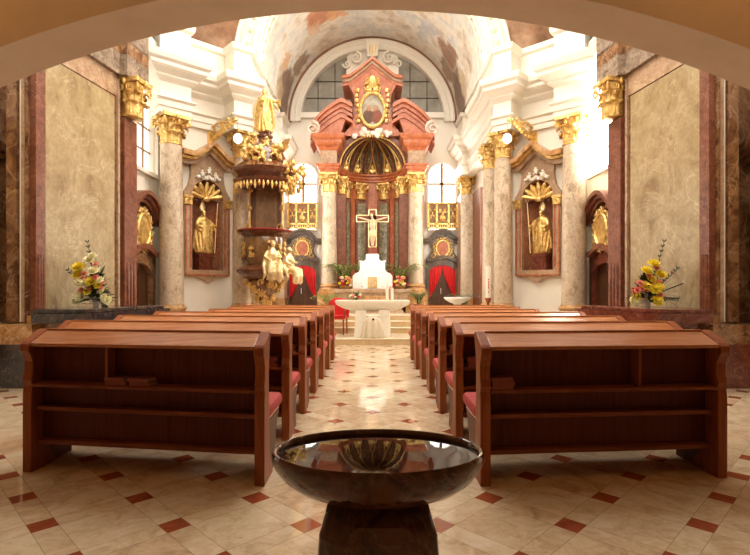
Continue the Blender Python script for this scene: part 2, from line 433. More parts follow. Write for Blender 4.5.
def column(name, label, x, y, r, zb, zc, zt, rot=0, plinth=True, mat=COLM, group=None, capm=None):
    t = thing(name, label, 'column', (x, y, 0), 0, group)
    column_parts(t, 0, 0, r, zb, zc, zt, rot, mat, capm or GOLD)
    return t
def column_parts(t, x, y, r, zb, zc, zt, rot, mat, capm, ped=0.0):
    p = MB(Matrix.Translation((x, y, 0)) @ Matrix.Rotation(rot, 4, 'Z'))
    w = r * 1.45
    p.box(-w, w, -w, w, ped, zb - .1); p.build('pedestal', OCHBASE, t, bevel=.012)
    p = MB(); p.lathe([(r * 1.42, zb - .1), (r * 1.42, zb - .03), (r * 1.2, zb), (r * 1.15, zb + .03), (r * 1.28, zb + .06), (r * 1.28, zb + .09), (r * 1.08, zb + .12), (r * 1.02, zb + .16)], (x, y, 0), 28); p.build('base', OCHBASE, t)
    p = MB(); H = zc - zb - .16
    p.lathe([(r * (1.02 - .15 * (i / 8) ** 1.6), zb + .16 + H * i / 8) for i in range(9)], (x, y, 0), 32); p.build('shaft', mat, t)
    p = MB(); capital(p, r * .88, zt - zc, zc, x, y, rot); p.build('capital', capm, t, 50)

def figure(b, h, arms=((.22, -.1, .62), (-.22, -.1, .62)), sway=.02, folds=7, seed=1, wide=1.0, head=(0, 0), beard=True):
    """standing robed figure facing -y; arms give both hand targets"""
    r = random.Random(seed); n = 36; rings = []
    lv = [(0, .155), (.03, .165), (.12, .155), (.25, .148), (.4, .14), (.5, .13), (.58, .118), (.64, .112), (.7, .125), (.76, .135), (.795, .12), (.82, .09), (.845, .055), (.88, .045)]
    for z, q in lv:
        ring = []
        amp = .16 * max(0, 1 - z / .75) + .03
        for j in range(n):
            a = 2 * pi * j / n
            m = 1 + amp * (sin(folds * a + seed + z * 3) * .6 + sin((folds * 2 - 3) * a + 2 * seed - z * 5) * .4)
            if z > .8: m = 1
            ring.append((h * (q * wide * m * cos(a) + sway * sin(z * 3.4)), h * (q * .72 * m * sin(a) - .015 * sin(z * 3)), h * z))
        rings.append(ring)
    b.loft(rings)
    hx = h * (sway * sin(.9 * 3.4) + head[0]); hy = h * (-.02 + head[1]); hz = h * .925
    b.ell((hx, hy, hz), (h * .056, h * .062, h * .072), 14, 10)
    b.tube([(hx, hy - h * .05, hz + h * .02), (hx, hy - h * .072, hz - h * .012)], [h * .008, h * .014], 6)
    for s in (-1, 1): b.ell((hx + s * h * .05, hy, hz), (h * .01, h * .014, h * .02), 6, 5)
    if beard: b.ell((hx, hy - h * .045, hz - h * .06), (h * .034, h * .03, h * .05), 8, 6)
    for s, hand in zip((1, -1), arms):
        sh = Vector((s * .115 * wide, 0, .765)) * h; ha = Vector(hand) * h
        el = (sh + ha) / 2 + Vector((s * .055, .03, -.06)) * h
        b.tube([sh, (sh + el) / 2, el, (el + ha) / 2, ha], [h * .05, h * .052, h * .05, h * .05, h * .042], 10)
        b.tube([el + Vector((0, 0, -.02)) * h, ha + Vector((s * .01, .01, -.09)) * h], [h * .045, h * .03], 8)
        d = (ha - el).normalized()
        b.ell(ha + d * h * .02, (h * .02, h * .02, h * .026), 8, 6)
        for k in range(4):
            st = ha + d * h * .03 + Vector(((k - 1.5) * .009, 0, 0)) * h
            b.tube([st, st + d * h * .022, st + d * h * .03 + Vector((0, 0, -.015)) * h], [h * .006, h * .006, h * .005], 5)
        b.tube([ha + Vector((-s * .015, 0, 0)) * h, ha + d * h * .03 + Vector((-s * .03, 0, .01)) * h], h * .006, 5)
    for k in range(11):     # long folds of robe and cloak
        a = -pi * (k + .5) / 11 + r.uniform(-.1, .1); q0 = .125 * wide; q1 = .165 * wide * r.uniform(.95, 1.12)
        pts = [(h * (q * cos(a + .25 * sin(3 * t + k)) + sway * sin((.7 - .68 * t) * 3.4)), h * q * .74 * sin(a + .25 * sin(3 * t + k)), h * (.70 - .68 * t)) for t in (0, .25, .5, .75, 1) for q in (q0 + (q1 - q0) * t,)]
        b.tube(pts, [h * .012, h * .02, h * .024, h * .024, h * .02], 6)
    for s in (-1, 1):       # cloak edges falling from the shoulders
        b.tube([(s * .12 * h * wide, -.03 * h, .78 * h), (s * .17 * h * wide, -.02 * h, .55 * h), (s * .19 * h * wide, .0, .3 * h), (s * .22 * h * wide, .0, .1 * h)], [.03 * h, .035 * h, .035 * h, .015 * h], 8)

def putto(b, c, s, seed=0):
    """little winged cherub head and body"""
    r = random.Random(seed); c = Vector(c)
    b.ell(c + Vector((0, 0, .0)), (s * .5, s * .42, s * .6), 9, 7)
    b.ell(c + Vector((r.uniform(-.2, .2) * s, -.1 * s, s * .85)), s * .38, 9, 7)
    for q in (-1, 1):
        leaf(b, c + Vector((q * .3 * s, .15 * s, .2 * s)), (q, .2, .5), (0, -1, .2), s * .8, s * .7, .2)
        b.tube([c + Vector((q * .35 * s, -.1 * s, .3 * s)), c + Vector((q * .8 * s, -.5 * s, r.uniform(-.1, .6) * s))], [s * .17, s * .1], 6)
        b.tube([c + Vector((q * .25 * s, -.1 * s, -.35 * s)), c + Vector((q * .45 * s, -.55 * s, -.5 * s)), c + Vector((q * .4 * s, -.5 * s, -1.0 * s))], [s * .22, s * .19, s * .1], 6)

def seated(b, c, h, seed=0, turn=0):
    """seated draped figure, facing -y after turn"""
    M0 = b.M; b.M = M0 @ Matrix.Translation(c) @ Matrix.Rotation(turn, 4, 'Z'); q = h
    b.tube([(0, .02 * q, 0), (0, .01 * q, .2 * q), (0, 0, .4 * q), (0, 0, .52 * q), (0, -.01 * q, .6 * q)], [.17 * q, .15 * q, .17 * q, .13 * q, .06 * q], 12)
    b.tube([(0, -.01 * q, .56 * q), (.01 * q, -.03 * q, .66 * q)], [.06 * q, .055 * q], 8)
    b.ell((.01 * q, -.04 * q, .71 * q), (.075 * q, .085 * q, .095 * q), 12, 9)
    b.ell((.01 * q, .0, .75 * q), (.095 * q, .085 * q, .085 * q), 10, 7)
    b.tube([(.01 * q, -.11 * q, .73 * q), (.01 * q, -.125 * q, .70 * q)], [.008 * q, .015 * q], 5)
    for s in (-1, 1):
        b.tube([(s * .09 * q, 0, .04 * q), (s * .12 * q, -.2 * q, .06 * q), (s * .13 * q, -.34 * q, .03 * q), (s * .12 * q, -.36 * q, -.15 * q), (s * .1 * q, -.34 * q, -.36 * q), (s * .11 * q, -.42 * q, -.40 * q)],
               [.13 * q, .125 * q, .115 * q, .11 * q, .10 * q, .035 * q], 10)
        b.tube([(s * .14 * q, 0, .48 * q), (s * .24 * q, -.06 * q, .32 * q), (s * .12 * q, -.22 * q, .26 * q + s * .05 * q)], [.055 * q, .048 * q, .035 * q], 8)
        b.ell((s * .10 * q, -.25 * q, .26 * q + s * .05 * q), (.035 * q, .045 * q, .03 * q), 7, 5)
    for s in (-1, 1):
        b.tube([(s * .10 * q, .05 * q, .52 * q), (s * .2 * q, .05 * q, .3 * q), (s * .26 * q, -.05 * q, .05 * q), (s * .24 * q, -.15 * q, -.2 * q), (s * .30 * q, -.1 * q, -.36 * q)], [.05 * q, .06 * q, .07 * q, .06 * q, .02 * q], 9)
        leaf(b, (s * .12 * q, .12 * q, .4 * q), (s, .3, .9), (0, -1, .1), .5 * q, .22 * q, .15)
    for k in range(7):
        x = (k - 3) * .05 * q
        b.tube([(x * .6, -.1 * q, .12 * q), (x, -.36 * q, .02 * q), (x * 1.3, -.38 * q, -.2 * q), (x * 1.6, -.36 * q, -.38 * q)], [.045 * q, .045 * q, .04 * q, .03 * q], 6)
    b.M = M0

# ------------------------------------------------------------------ pixel helper (photo px at depth d -> point)
def at(px, py, d): return Vector(((px - VX) * d / F, d, HC + (HY - py) * d / F))
R45 = radians(46.8)
SIDES = ((-1, 'left'), (1, 'right'))

# ================================================================== SETTING
struct(MB().box(-7, 7, -4, 17.4, -.2, 0).build('floor', FLOORM, smooth=0), 'polished cream stone floor with small red diamond tiles', 'floor')
# steps up to the chancel (all one flight of stone)
def slab(x, y0, y1, z0, z1, nm):
    t = thing(nm[0], nm[1], 'step', (0, y0, z0), 0, None, 'structure')
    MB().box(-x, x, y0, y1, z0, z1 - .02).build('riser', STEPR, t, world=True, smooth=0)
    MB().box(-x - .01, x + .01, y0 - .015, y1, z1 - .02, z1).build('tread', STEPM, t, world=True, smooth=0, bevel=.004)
slab(2.62, 11.8, 13.25, 0, .15, ('floor_platform', 'wide low stone platform under the white altar table'))
slab(2.62, 13.25, 17.3, 0.0, .3, ('floor_first_step', 'lowest stone step behind the altar table'))
slab(2.60, 13.6, 17.3, .3, .45, ('floor_second_step', 'middle stone step behind the altar table'))
slab(2.58, 13.95, 17.3, .45, .6, ('floor_third_step', 'topmost stone step in front of the high altar'))

# loft arch in front, with the space around the camera
RA = 6.5; ZC = -3.24; Y0, Y1 = 3.14, 3.5
a0 = math.acos(5.7 / RA)
ar = [(RA * cos(a), ZC + RA * sin(a)) for a in [a0 + (pi - 2 * a0) * i / 64 for i in range(65)]]
MBa = MB()
MBa.prism([(7, -.01), (7, 9.3), (-7, 9.3), (-7, -.01)] + [(-5.7, -.01)] + ar[::-1] + [(5.7, -.01)], Y0, Y1, 'y')
# concave n-gon: use holed fill instead
MBa = MB(); MBa.holed([(7, -.01), (7, 9.3), (-7, 9.3), (-7, -.01), (-5.7, -.01)] + ar[::-1] + [(5.7, -.01)], [], Y0, Y1)
struct(MBa.build('wall_front_arch', CREAM, smooth=20), 'broad cream plaster arch of the organ loft spanning the top of the picture', 'arch')
struct(MB().box(-7, 7, -4, Y0, 4.6, 4.8).build('ceiling_loft', CREAM, smooth=0), 'plaster ceiling under the organ loft', 'ceiling')
struct(MB().box(-7, 7, -4.2, -4, 0, 4.8).build('wall_back', CREAM, smooth=0), 'plaster wall under the organ loft', 'wall')
for s, nm in SIDES:
    b = MB(); b.box(*sorted((s * 5.7, s * 7)), -4, Y0, 0, 4.8)
    struct(b.build('wall_%s_loft' % nm, CREAM, smooth=0), 'plaster side wall on the %s under the organ loft' % nm, 'wall')
    b = MB(); b.box(*sorted((s * 5.6, s * 6)), Y1, 9.35, 0, 9.3)
    b.box(*sorted((s * 5.6, s * 6)), 9.35, 12.8, 6.9, 9.3); b.box(*sorted((s * 4.8, s * 6)), 9.24, 9.3, 0, 9.3)
    struct(b.build('wall_%s_nave' % nm, WHITE, smooth=0), 'white side wall behind the %s marble pier' % nm, 'wall')
struct(MB().holed([(-6, Y1), (6, Y1), (6, 12.7), (-6, 12.7)], [[(-2.6, 7.0), (2.6, 7.0), (2.6, 11.6), (-2.6, 11.6)]], 9.2, 9.3, 'z').build('ceiling_nave', WHITE, smooth=0), 'white nave ceiling above the arch', 'ceiling')
w = struct(MB().box(-2.6, 2.6, 7.0, 11.6, 9.31, 9.36).build('window_dome', PANEL_DOME, smooth=0), 'bright lantern window over the nave', 'window')  # unseen glowing panel, added to light the nave from above

lw = struct(MB().box(-2.6, 2.6, 3.52, 3.54, 5.0, 8.6).build('window_loft', PANEL_LOFT, smooth=0), 'big bright window above the organ loft arch, facing the nave', 'window')  # unseen glowing panel, added as frontal light on the altar end

# ---------------- marble piers
def pierX(d): return 5.724 - .14 * d
for s, nm in SIDES:
    sh = 'dimly lit' if s > 0 else 'brighter'
    t = thing('wall_%s_pier' % nm, 'tall marble pier on the %s with a big ochre panel and red pilasters' % nm, 'pier', (s * 4.6, 8.0, 0), 0, None, 'structure')
    def S(p): return [(s * x, y) for x, y in p]
    b = MB(); b.prism(S([(pierX(6.9), 6.9), (5.05, 6.9), (5.05, 7.3), (5.65, 7.3), (5.65, 9.25), (pierX(9.25), 9.25)]), .82, 6.6, 'z'); b.build('pier_body', BROWNM, t, world=True, smooth=0)
    # slabs lying on the inclined nave face
    dv = Vector((-.14, 1)).normalized(); nv = Vector((-dv.y, dv.x))
    def onface(d0, d1, z0, z1, th, mat, name, par=t):
        p0 = Vector((pierX(d0), d0)); p1 = Vector((pierX(d1), d1)); q = nv * th
        b = MB(); b.prism(S([tuple(p0), tuple(p1), tuple(p1 + q), tuple(p0 + q)]), z0, z1, 'z')
        return b.build(name, mat, par, world=True, smooth=0, bevel=.004)
    onface(7.14, 8.70, .86, 4.67, .02, OCHRE, 'ochre_panel')
    onface(7.14, 8.76, 4.69, 5.06, .025, PINKM, 'pink_frieze')
    for d0, d1 in ((8.86, 9.22), (6.93, 7.10)):
        pil = onface(d0, d1, .86, 4.36 if d0 > 8 else 5.06, .10, REDM, 'pilaster')
        b = MB()
        for k in range(3):
            d = d0 + (d1 - d0) * (.25 + .25 * k); p = Vector((pierX(d), d)) + nv * .105
            b.tube([(s * p.x, p.y, .95), (s * p.x, p.y, 1.75), (s * p.x, p.y, 1.8)], [.03 if d0 > 8 else .018] * 2 + [.005], 8)
        b.build('fluting', REDM, pil, world=True)
        onface(d0 - .05, d1 + .03, .82, .95, .14, OCHBASE, 'pilaster_base')
    for d in (8.79,):
        onface(d - .035, d + .02, .86, 5.0, .05, PINKM, 'edge_strip')
    # capital of the far pilaster: angled so that it sits square on the pier face
    d = 9.04; p = Vector((pierX(d), d)) + nv * .12
    b = MB(); capital(b, .19, .68, 4.38, s * p.x, p.y, s * .14, .9); b.build('capital', GOLD, t, 50, world=True)
    # facing strips on the camera side
    for x0, x1, m, th, n2 in ((4.80, 4.86, PINKM, .02, 'edge_strip'), (4.88, 5.02, BROWNM, .05, 'side_pilaster'), (4.835, 4.845, STUCCO, .03, 'edge_strip')):
        b = MB(); b.box(*sorted((s * x0, s * x1)), 6.9 - th, 6.9, .86, 5.06); b.build(n2, m, t, world=True, smooth=0)
    # entablature of the pier
    path = S([(5.1, 6.9), (pierX(6.9), 6.9), (pierX(8.80), 8.80), (pierX(8.80) - .12, 8.82), (pierX(9.25) - .12, 9.27), (5.0, 9.27)])
    sd = s
    b = MB(); b.sweep(path, [(-.1, 5.06), (.04, 5.06), (.04, 5.15), (.09, 5.18), (.09, 5.27), (.14, 5.30), (.20, 5.38), (.20, 5.42), (-.1, 5.44)], -sd); b.build('architrave', GREYM, t, world=True, smooth=0)
    b = MB(); b.sweep(path, [(-.1, 5.42), (.05, 5.42), (.05, 5.68), (-.1, 5.68)], -sd); b.build('frieze', BROWNM, t, world=True, smooth=0)
    b = MB(); b.sweep(path, [(-.1, 5.64), (.08, 5.64), (.12, 5.70), (.26, 5.75), (.30, 5.80), (.30, 5.88), (.46, 5.94), (.52, 6.03), (.52, 6.10), (-.1, 6.2)], -sd); b.build('cornice', GREYM, t, world=True, smooth=0)
    # plinth
    path = S([(5.65, 6.9), (pierX(6.9), 6.9), (pierX(9.25), 9.25), (5.0, 9.25)])
    b = MB(); b.sweep(path, [(-.3, 0), (.16, 0), (.16, .12), (.12, .14), (.12, .58), (-.3, .58)], -sd); b.build('plinth', DARKM if s < 0 else DREDM, t, world=True, smooth=0)
    b = MB(); b.sweep(path, [(-.3, .58), (.13, .58), (.17, .62), (.17, .68), (.11, .72), (.15, .76), (.15, .80), (.05, .84), (-.3, .84)], -sd); b.build('plinth_moulding', OCHBASE if s < 0 else BROWNM, t, world=True, smooth=0)
    # altar ledge
    lt = thing('marble_ledge', ('black marble ledge with a vase of flowers against the left pier' if s < 0 else 'dark red marble ledge with a vase of flowers against the right pier'), 'ledge', (s * 4.1, 7.5, 0), 0, 'side ledges')
    q0 = (3.80, 6.62); q1 = (3.54, 8.5)
    P = [(4.50, 6.62), q0, q1, (4.30, 8.56)]
    m = DARKM if s < 0 else DREDM
    b = MB(); b.prism(S([(4.50, 6.62), q0, q1, (4.38, 8.56), (4.59, 7.1)]), .99, 1.045, 'z'); b.build('top_slab', m, lt, world=True, smooth=0, bevel=.01)
    b = MB(); b.sweep(S([(4.48, 6.66), (3.84, 6.66), (3.58, 8.47), (4.3, 8.52)]), [(-.1, .99), (.01, .99), (0, .95), (-.03, .91), (-.06, .86), (-.1, .86)], -sd); b.build('moulding', m, lt, world=True, smooth=0)
    b = MB(); b.prism(S([(4.44, 6.76), (3.92, 6.76), (3.68, 8.4), (4.3, 8.45), (4.48, 7.1)]), 0, .99, 'z'); b.build('base_block', BROWNM if s < 0 else DREDM, lt, world=True, smooth=0)

# ---------------- transept bays between pier and diagonal wall
WPATHS = {}
for k, (s, nm) in enumerate(SIDES):
    hole = [(9.7, 3.82)] + [(11.0, 3.82)] + arc(10.35, 5.25, .65, 0, pi, 14)
    b = MB(); b.holed([(9.25, 0), (11.25, 0), (11.25, 9.25), (9.25, 9.25)], [hole], s * 4.8, s * 5.1, 'x')
    struct(b.build('wall_%s_bay' % nm, WHITE, smooth=0), 'white wall between the %s pier and the first column, with a tall arched window' % nm, 'wall')
    wt = thing('window_%d' % (k + 1), 'tall arched window beside the %s pier%s' % (nm, ', blazing with daylight' if s > 0 else ''), 'window', (s * 4.9, 10.35, 3.82), 0, None, 'structure')
    b = MB(); b.prism(hole, s * 4.93, s * 4.95, 'x'); b.build('pane', WIN_HOT if s > 0 else WIN_SIDE, wt, world=True, smooth=0)
    b = MB()
    for y in (10.02, 10.68): b.box(*sorted((s * 4.89, s * 4.93)), y - .012, y + .012, 3.82, 5.7)
    for z in (4.3, 4.8, 5.3): b.box(*sorted((s * 4.89, s * 4.93)), 9.7, 11.0, z - .012, z + .012)
    b.build('glazing_bars', BROWNF, wt, world=True, smooth=0)
    b = MB(); out = [(9.62, 3.74), (11.08, 3.74)] + arc(10.35, 5.25, .74, 0, pi, 14)
    b.holed(out, [hole], s * 4.72, s * 4.81, 'x'); b.build('window_frame', STUCCO, wt, world=True, smooth=0)
    b = MB(); b.box(*sorted((s * 4.5, s * 5.1)), 11.2, 11.45, 0, 6.9)
    struct(b.build('wall_%s_return' % nm, WHITE, smooth=0), 'narrow white return wall behind the first column on the %s' % nm, 'wall')
    b = MB(); b.sweep([(s * 4.8, 9.27), (s * 4.8, 11.25)], [(-.05, 6.1), (.08, 6.1), (.12, 6.2), (.26, 6.28), (.3, 6.4), (.3, 6.46), (0, 6.5), (0, 6.9), (-.05, 6.9)], s); struct(b.build('trim_%d' % (k + 1), STUCCO, smooth=0), 'white cornice over the tall window beside the %s pier' % nm, 'cornice')

# ---------------- diagonal walls with niches; local frame x across, -y to the nave
c1 = Vector((4.33, 10.76)); c2 = Vector((3.10, 11.87)); c3 = Vector((3.06, 12.92)); NC = Vector((3.865, 11.595))
def arched(hw, z0, zs, n=16, cx=0): return [(cx - hw, z0), (cx + hw, z0)] + arc(cx, zs, hw, 0, pi, n)
for k, (s, nm) in enumerate(SIDES):
    M = Matrix.Translation((s * NC.x, NC.y, 0)) @ Matrix.Rotation(-s * R45, 4, 'Z') @ Matrix.Scale(s, 4, (1, 0, 0))
    hole = arched(.385, 1.76, 3.44)
    b = MB(M); b.holed([(-.80, 0), (1.0, 0), (1.0, 5.2), (-.80, 5.2)], [hole], 0, .12); struct(b.build('wall_%s_niche' % nm, WHITE, smooth=0), 'white diagonal wall around the %s bishop niche' % nm, 'wall')
    t = thing('niche_surround', 'pink marble niche frame with curved pediment and gold shell, on the %s wall' % nm, 'niche', (s * NC.x, NC.y, 1.55), -s * R45, 'bishop niches')
    hw = .385
    # frame slab
    R = [(.56, 1.62), (.57, 3.38), (.57, 3.5), (.52, 3.56), (.46, 3.66), (.42, 3.80), (.40, 3.98), (.42, 4.12), (.50, 4.20)]
    outl = [(-.30, 1.60), (-.14, 1.56), (0, 1.47), (.14, 1.56), (.30, 1.60)] + R + [(.3, 4.26), (.12, 4.38), (0, 4.46), (-.12, 4.38), (-.3, 4.26)] + [(-x, z) for x, z in R[::-1]]
    b = MB(M); b.holed(outl, [hole], -.10, .0); b.build('frame', PINKM, t, world=True, smooth=0)
    b = MB(M)
    for q in (-1, 1):
        b.box(*sorted((q * .41, q * .44)), -.125, -.09, 1.8, 3.3); b.box(*sorted((q * .52, q * .55)), -.125, -.09, 1.64, 3.3)
    b.box(-.55, .55, -.125, -.09, 1.63, 1.66); b.build('inlay', ORANGEM, t, world=True, smooth=0)
    # niche recess (half cylinder and quarter sphere)
    b = MB(M); n = 16
    rings = [[(-hw * cos(pi * j / n), .42 * sin(pi * j / n), z) for j in range(n + 1)] for z in (1.76, 2.3, 2.9, 3.44)]
    b.loft(rings, False, False); b.add([(-hw, 0, 1.76), (hw, 0, 1.76), (hw, .42, 1.76), (-hw, .42, 1.76)], [(0, 1, 2, 3)])
    b.build('recess', marble('niche_marble', [(.22, .07, .03), (.38, .14, .06), (.46, .22, .11)], (.5, .3, .2), 4, .3), t, world=True)
    b = MB(M)
    rings = [[(-hw * cos(pi * j / 32) * cos(e) * (1 - .05 * (j % 4 < 2)), .42 * sin(pi * j / 32) * cos(e) * (1 - .05 * (j % 4 < 2)), 3.44 + hw * sin(e)) for j in range(33)] for e in [pi / 2 * i / 8 for i in range(9)]]
    b.loft(rings, False, False); b.build('conch', plain('conch_stone', (.40, .17, .07), .4, var=.3), t, world=True)
    b = MB(M)
    for j in range(7):
        a = pi * (j + .5) / 7
        pts = [(.06 * cos(a) + .32 * q * cos(a), -.04 + .1 * q * (1 - q), 3.36 + .02 + .34 * q * sin(a) + .04) for q in (0, .25, .5, .75, 1)]
        b.tube(pts, [.025, .04, .055, .07, .05], 8)
        b.ell(pts[-1], .05, 7, 5)
    b.ell((0, -.04, 3.40), (.09, .05, .06), 9, 6); b.build('shell', GOLD, t, world=True)
    for q in (-1, 1):
        b = MB(M); b.box(*sorted((q * .39, q * .60)), -.17, 0, 3.36, 3.42); b.box(*sorted((q * .40, q * .58)), -.15, 0, 3.22, 3.36)
        scroll(b, (q * .49, 3.29), .06, 0, 1, -.16, .014, q, 12)
        b.build('impost', GOLD, t, world=True, smooth=0)
    # pediment cornice
    up = [(-.72, 4.24), (-.5, 4.22), (-.36, 4.26), (-.2, 4.40), (0, 4.54), (.2, 4.40), (.36, 4.26), (.5, 4.22), (.72, 4.24)]
    for th0, th1, pr, m, n2 in ((-.12, -.03, .20, PINKM, 'pediment'), (-.03, .03, .30, GOLD, 'pediment_trim'), (.03, .14, .40, OCHBASE, 'pediment_cap')):
        b = MB(M); b.holed([(x, z + th0) for x, z in up] + [(x, z + th1) for x, z in up[::-1]], [], -pr, 0); b.build(n2, m, t, world=True, smooth=0)
    b = MB(M)
    for j, (x, z) in enumerate(((-.16, 3.92), (.02, 4.02), (.17, 3.93))):
        putto(b, (x, -.17, z), .085, j)
    for j in range(9): b.ell((-.26 + .065 * j, -.13, 3.87 + .03 * sin(j * 2)), (.06, .05, .045), 8, 6)
    b.build('cherub_group', STUCCO, t, world=True, remesh=.012)
    # statue
    st = thing('bishop_statue', 'gilded bishop statue with mitre and staff in the %s wall niche' % nm, 'statue', tuple((M @ Vector((0, .14, 1.76)))), -s * R45, 'bishop statues')
    b = MB(M); b.box(-.19, .19, -.03, .33, 1.76, 1.82); b.box(-.165, .165, -.0, .3, 1.82, 2.06); b.box(-.185, .185, -.02, .32, 2.06, 2.14); b.build('pedestal', DREDM, st, world=True, bevel=.008, smooth=0)
    Ms = M @ Matrix.Translation((.0, .12, 2.14))
    b = MB(Ms); figure(b, 1.04, ((.12, -.17, .58), (-.24, -.12, .62)), .03, 7, 3, 1.12); b.build('robed_figure', GOLD, st, world=True, remesh=.013)
    b = MB(Ms); z0 = 1.02
    b.loft([[(.03 + rx * cos(2 * pi * j / 14), -.03 + .045 * (1 - .8 * e) * sin(2 * pi * j / 14), z0 + z) for j in range(14)] for rx, e, z in ((.062, 0, -.02), (.08, .1, .06), (.062, .5, .13), (.012, .95, .21))]); b.build('mitre', GOLDW, st, world=True)
    b = MB(Ms); b.tube([(-.20, -.16, .02), (-.25, -.13, .6), (-.31, -.11, 1.22)], .012, 8)
    scroll(b, (-.33, 1.27), .055, -.5, 1.2, -.11, .012, 1, 16)
    b.build('crozier', GOLDW, st, world=True)
    # wall lamp
    lp = thing('wall_lamp', 'gilded bracket lamp with white globe above the %s niche' % nm, 'lamp', tuple(M @ Vector((-.12, 0, 4.6))), -s * R45, 'bracket lamps')
    b = MB(M); q = -.12
    b.box(q - .08, q + .08, -.04, 0, 4.56, 5.14)
    b.tube([(q, 0, 5.06), (q, -.35, 5.12), (q, -.85, 5.02), (q, -1.17, 5.0)], [.035, .035, .028, .02], 7)
    b.tube([(q, 0, 4.62), (q, -.15, 4.74), (q, -.4, 4.92), (q, -.8, 4.99)], [.05, .045, .035, .022], 7)
    Mq = M @ Matrix.Translation((q, 0, 0)) @ Matrix.Rotation(pi / 2, 4, 'Z'); b2 = MB(Mq)
    for j, (x, z, r) in enumerate(((-.18, 4.96, .13), (-.48, 5.02, .11), (-.76, 5.04, .09), (-.1, 4.74, .10), (-1.0, 5.03, .08))): scroll(b2, (x, z), r, j, 1.2, 0, .028, 1 if j % 2 else -1, 14)
    for j in range(8): b2.ell((-.06 - .12 * j, 0, 4.74 + .035 * j), (.06, .05, .06), 7, 5)
    b.v += b2.v; off = len(b.v) - len(b2.v); b.f += [tuple(i + off for i in f) for f in b2.f]
    b.build('bracket', GOLD, lp, world=True)
    b = MB(M); b.tube([(q, -1.17, 5.0), (q, -1.17, 4.68)], .006, 6); b.build('chain', BRONZE, lp, world=True)
    b = MB(M); b.lathe([(.03, .08), (.07, .06), (.095, .0), (.1, -.05), (.075, -.1), (.03, -.13)], (q, -1.17, 4.62), 18); b.build('globe', GLOBE, lp, world=True)

# ---------------- free columns
COLN = (('first', c1, .25), ('second', c2, .215), ('third', c3, .225))
for s, nm in SIDES:
    for w_, c, r in COLN:
        desc = {'first': 'thick mottled marble column with gilded capital between the %s pier and the bishop niche',
                'second': 'mottled marble column with gilded capital just inside the bishop niche on the %s' + (', behind the pulpit' if s < 0 else ''),
                'third': 'slimmer set-back marble column with gilded capital at the %s edge of the chancel'}[w_] % nm
        column('marble_column', desc, s * c.x, c.y, r, .83, 4.40, 5.02, -s * R45 if w_ != 'third' else 0, group='great columns')

# ---------------- white entablature, sweeping from the first column to the chancel end
u = (c2 - c1).normalized(); nn = Vector((u.y, -u.x));
if nn.x > 0: nn = -nn
def E(c, a, b): p = c + u * a + nn * b; return (p.x, p.y)
ent = [(4.82, 11.22), (4.70, 11.0), E(c1, -.34, -.22), E(c1, -.34, .27), E(c1, .34, .27), E(c1, .34, -.22), E(c2, -.34, -.22), E(c2, -.34, .27), E(c2, .10, .30), (2.86, 12.25), (2.84, 13.15), (3.05, 13.15), (3.05, 15.95), (2.86, 15.95), (2.86, 17.0)]
PROF = [(-.3, 5.0), (.0, 5.0), (.0, 5.12), (.03, 5.14), (.03, 5.26), (.08, 5.30), (.08, 5.33), (-.01, 5.35), (-.01, 5.65), (.06, 5.7), (.10, 5.74), (.10, 5.78), (.22, 5.86), (.26, 5.9), (.26, 5.97), (.32, 6.02), (.34, 6.12), (.34, 6.15), (-.02, 6.2), (-.02, 6.80), (.05, 6.84), (.07, 6.95), (-.3, 6.95)]
for k, (s, nm) in enumerate(SIDES):
    b = MB(); b.sweep([(s * x, y) for x, y in ent], PROF, s)
    struct(b.build('trim_%d' % (k + 3), STUCCO, smooth=0), 'stepped white entablature over the %s columns and bishop niche' % nm, 'entablature')
    # chancel side wall behind the columns, with an added glowing pane hidden behind the third column
    hole = [(13.35, 2.0), (14.95, 2.0), (14.95, 4.7), (13.35, 4.7)]
    b = MB(); b.holed([(12.1, 0), (17.1, 0), (17.1, 7.05), (12.1, 7.05)], [hole], s * 3.35, s * 3.6, 'x')
    struct(b.build('wall_%s_chancel' % nm, WHITE, smooth=0), 'white side wall of the chancel on the %s' % nm, 'wall')
    wt = thing('window_%d' % (k + 5), 'tall bright chancel window behind the third column on the %s' % nm, 'window', (s * 3.4, 14.1, 2), 0, None, 'structure')
    b = MB(); b.box(*sorted((s * 3.42, s * 3.44)), 13.35, 14.95, 2.0, 4.7); b.build('pane', PANEL_CHANCEL, wt, world=True, smooth=0)
    # corner pilaster at the chancel end: pale front, red side
    pt = thing('pilaster', 'pale marble corner pilaster with gilded capital and red side beside the %s apse window' % nm, 'pilaster', (s * 3.08, 16.4, .6), 0, 'apse pilasters')
    b = MB(); b.box(*sorted((s * 2.84, s * 3.30)), 16.22, 16.99, .6, 1.05); b.build('base', OCHBASE, pt, world=True, bevel=.02, smooth=0)
    b = MB(); b.box(*sorted((s * 2.87, s * 3.30)), 16.26, 16.99, 1.05, 4.42); b.build('shaft', COLM, pt, world=True, smooth=0)
    b = MB(); b.box(*sorted((s * 3.26, s * 3.345)), 15.15, 16.26, .6, 4.42); b.build('red_side', REDM, pt, world=True, smooth=0)
    b = MB(); capital(b, .18, .60, 4.42, s * 3.07, 16.46, 0, 1.0); b.build('capital', GOLD, pt, 50, world=True)

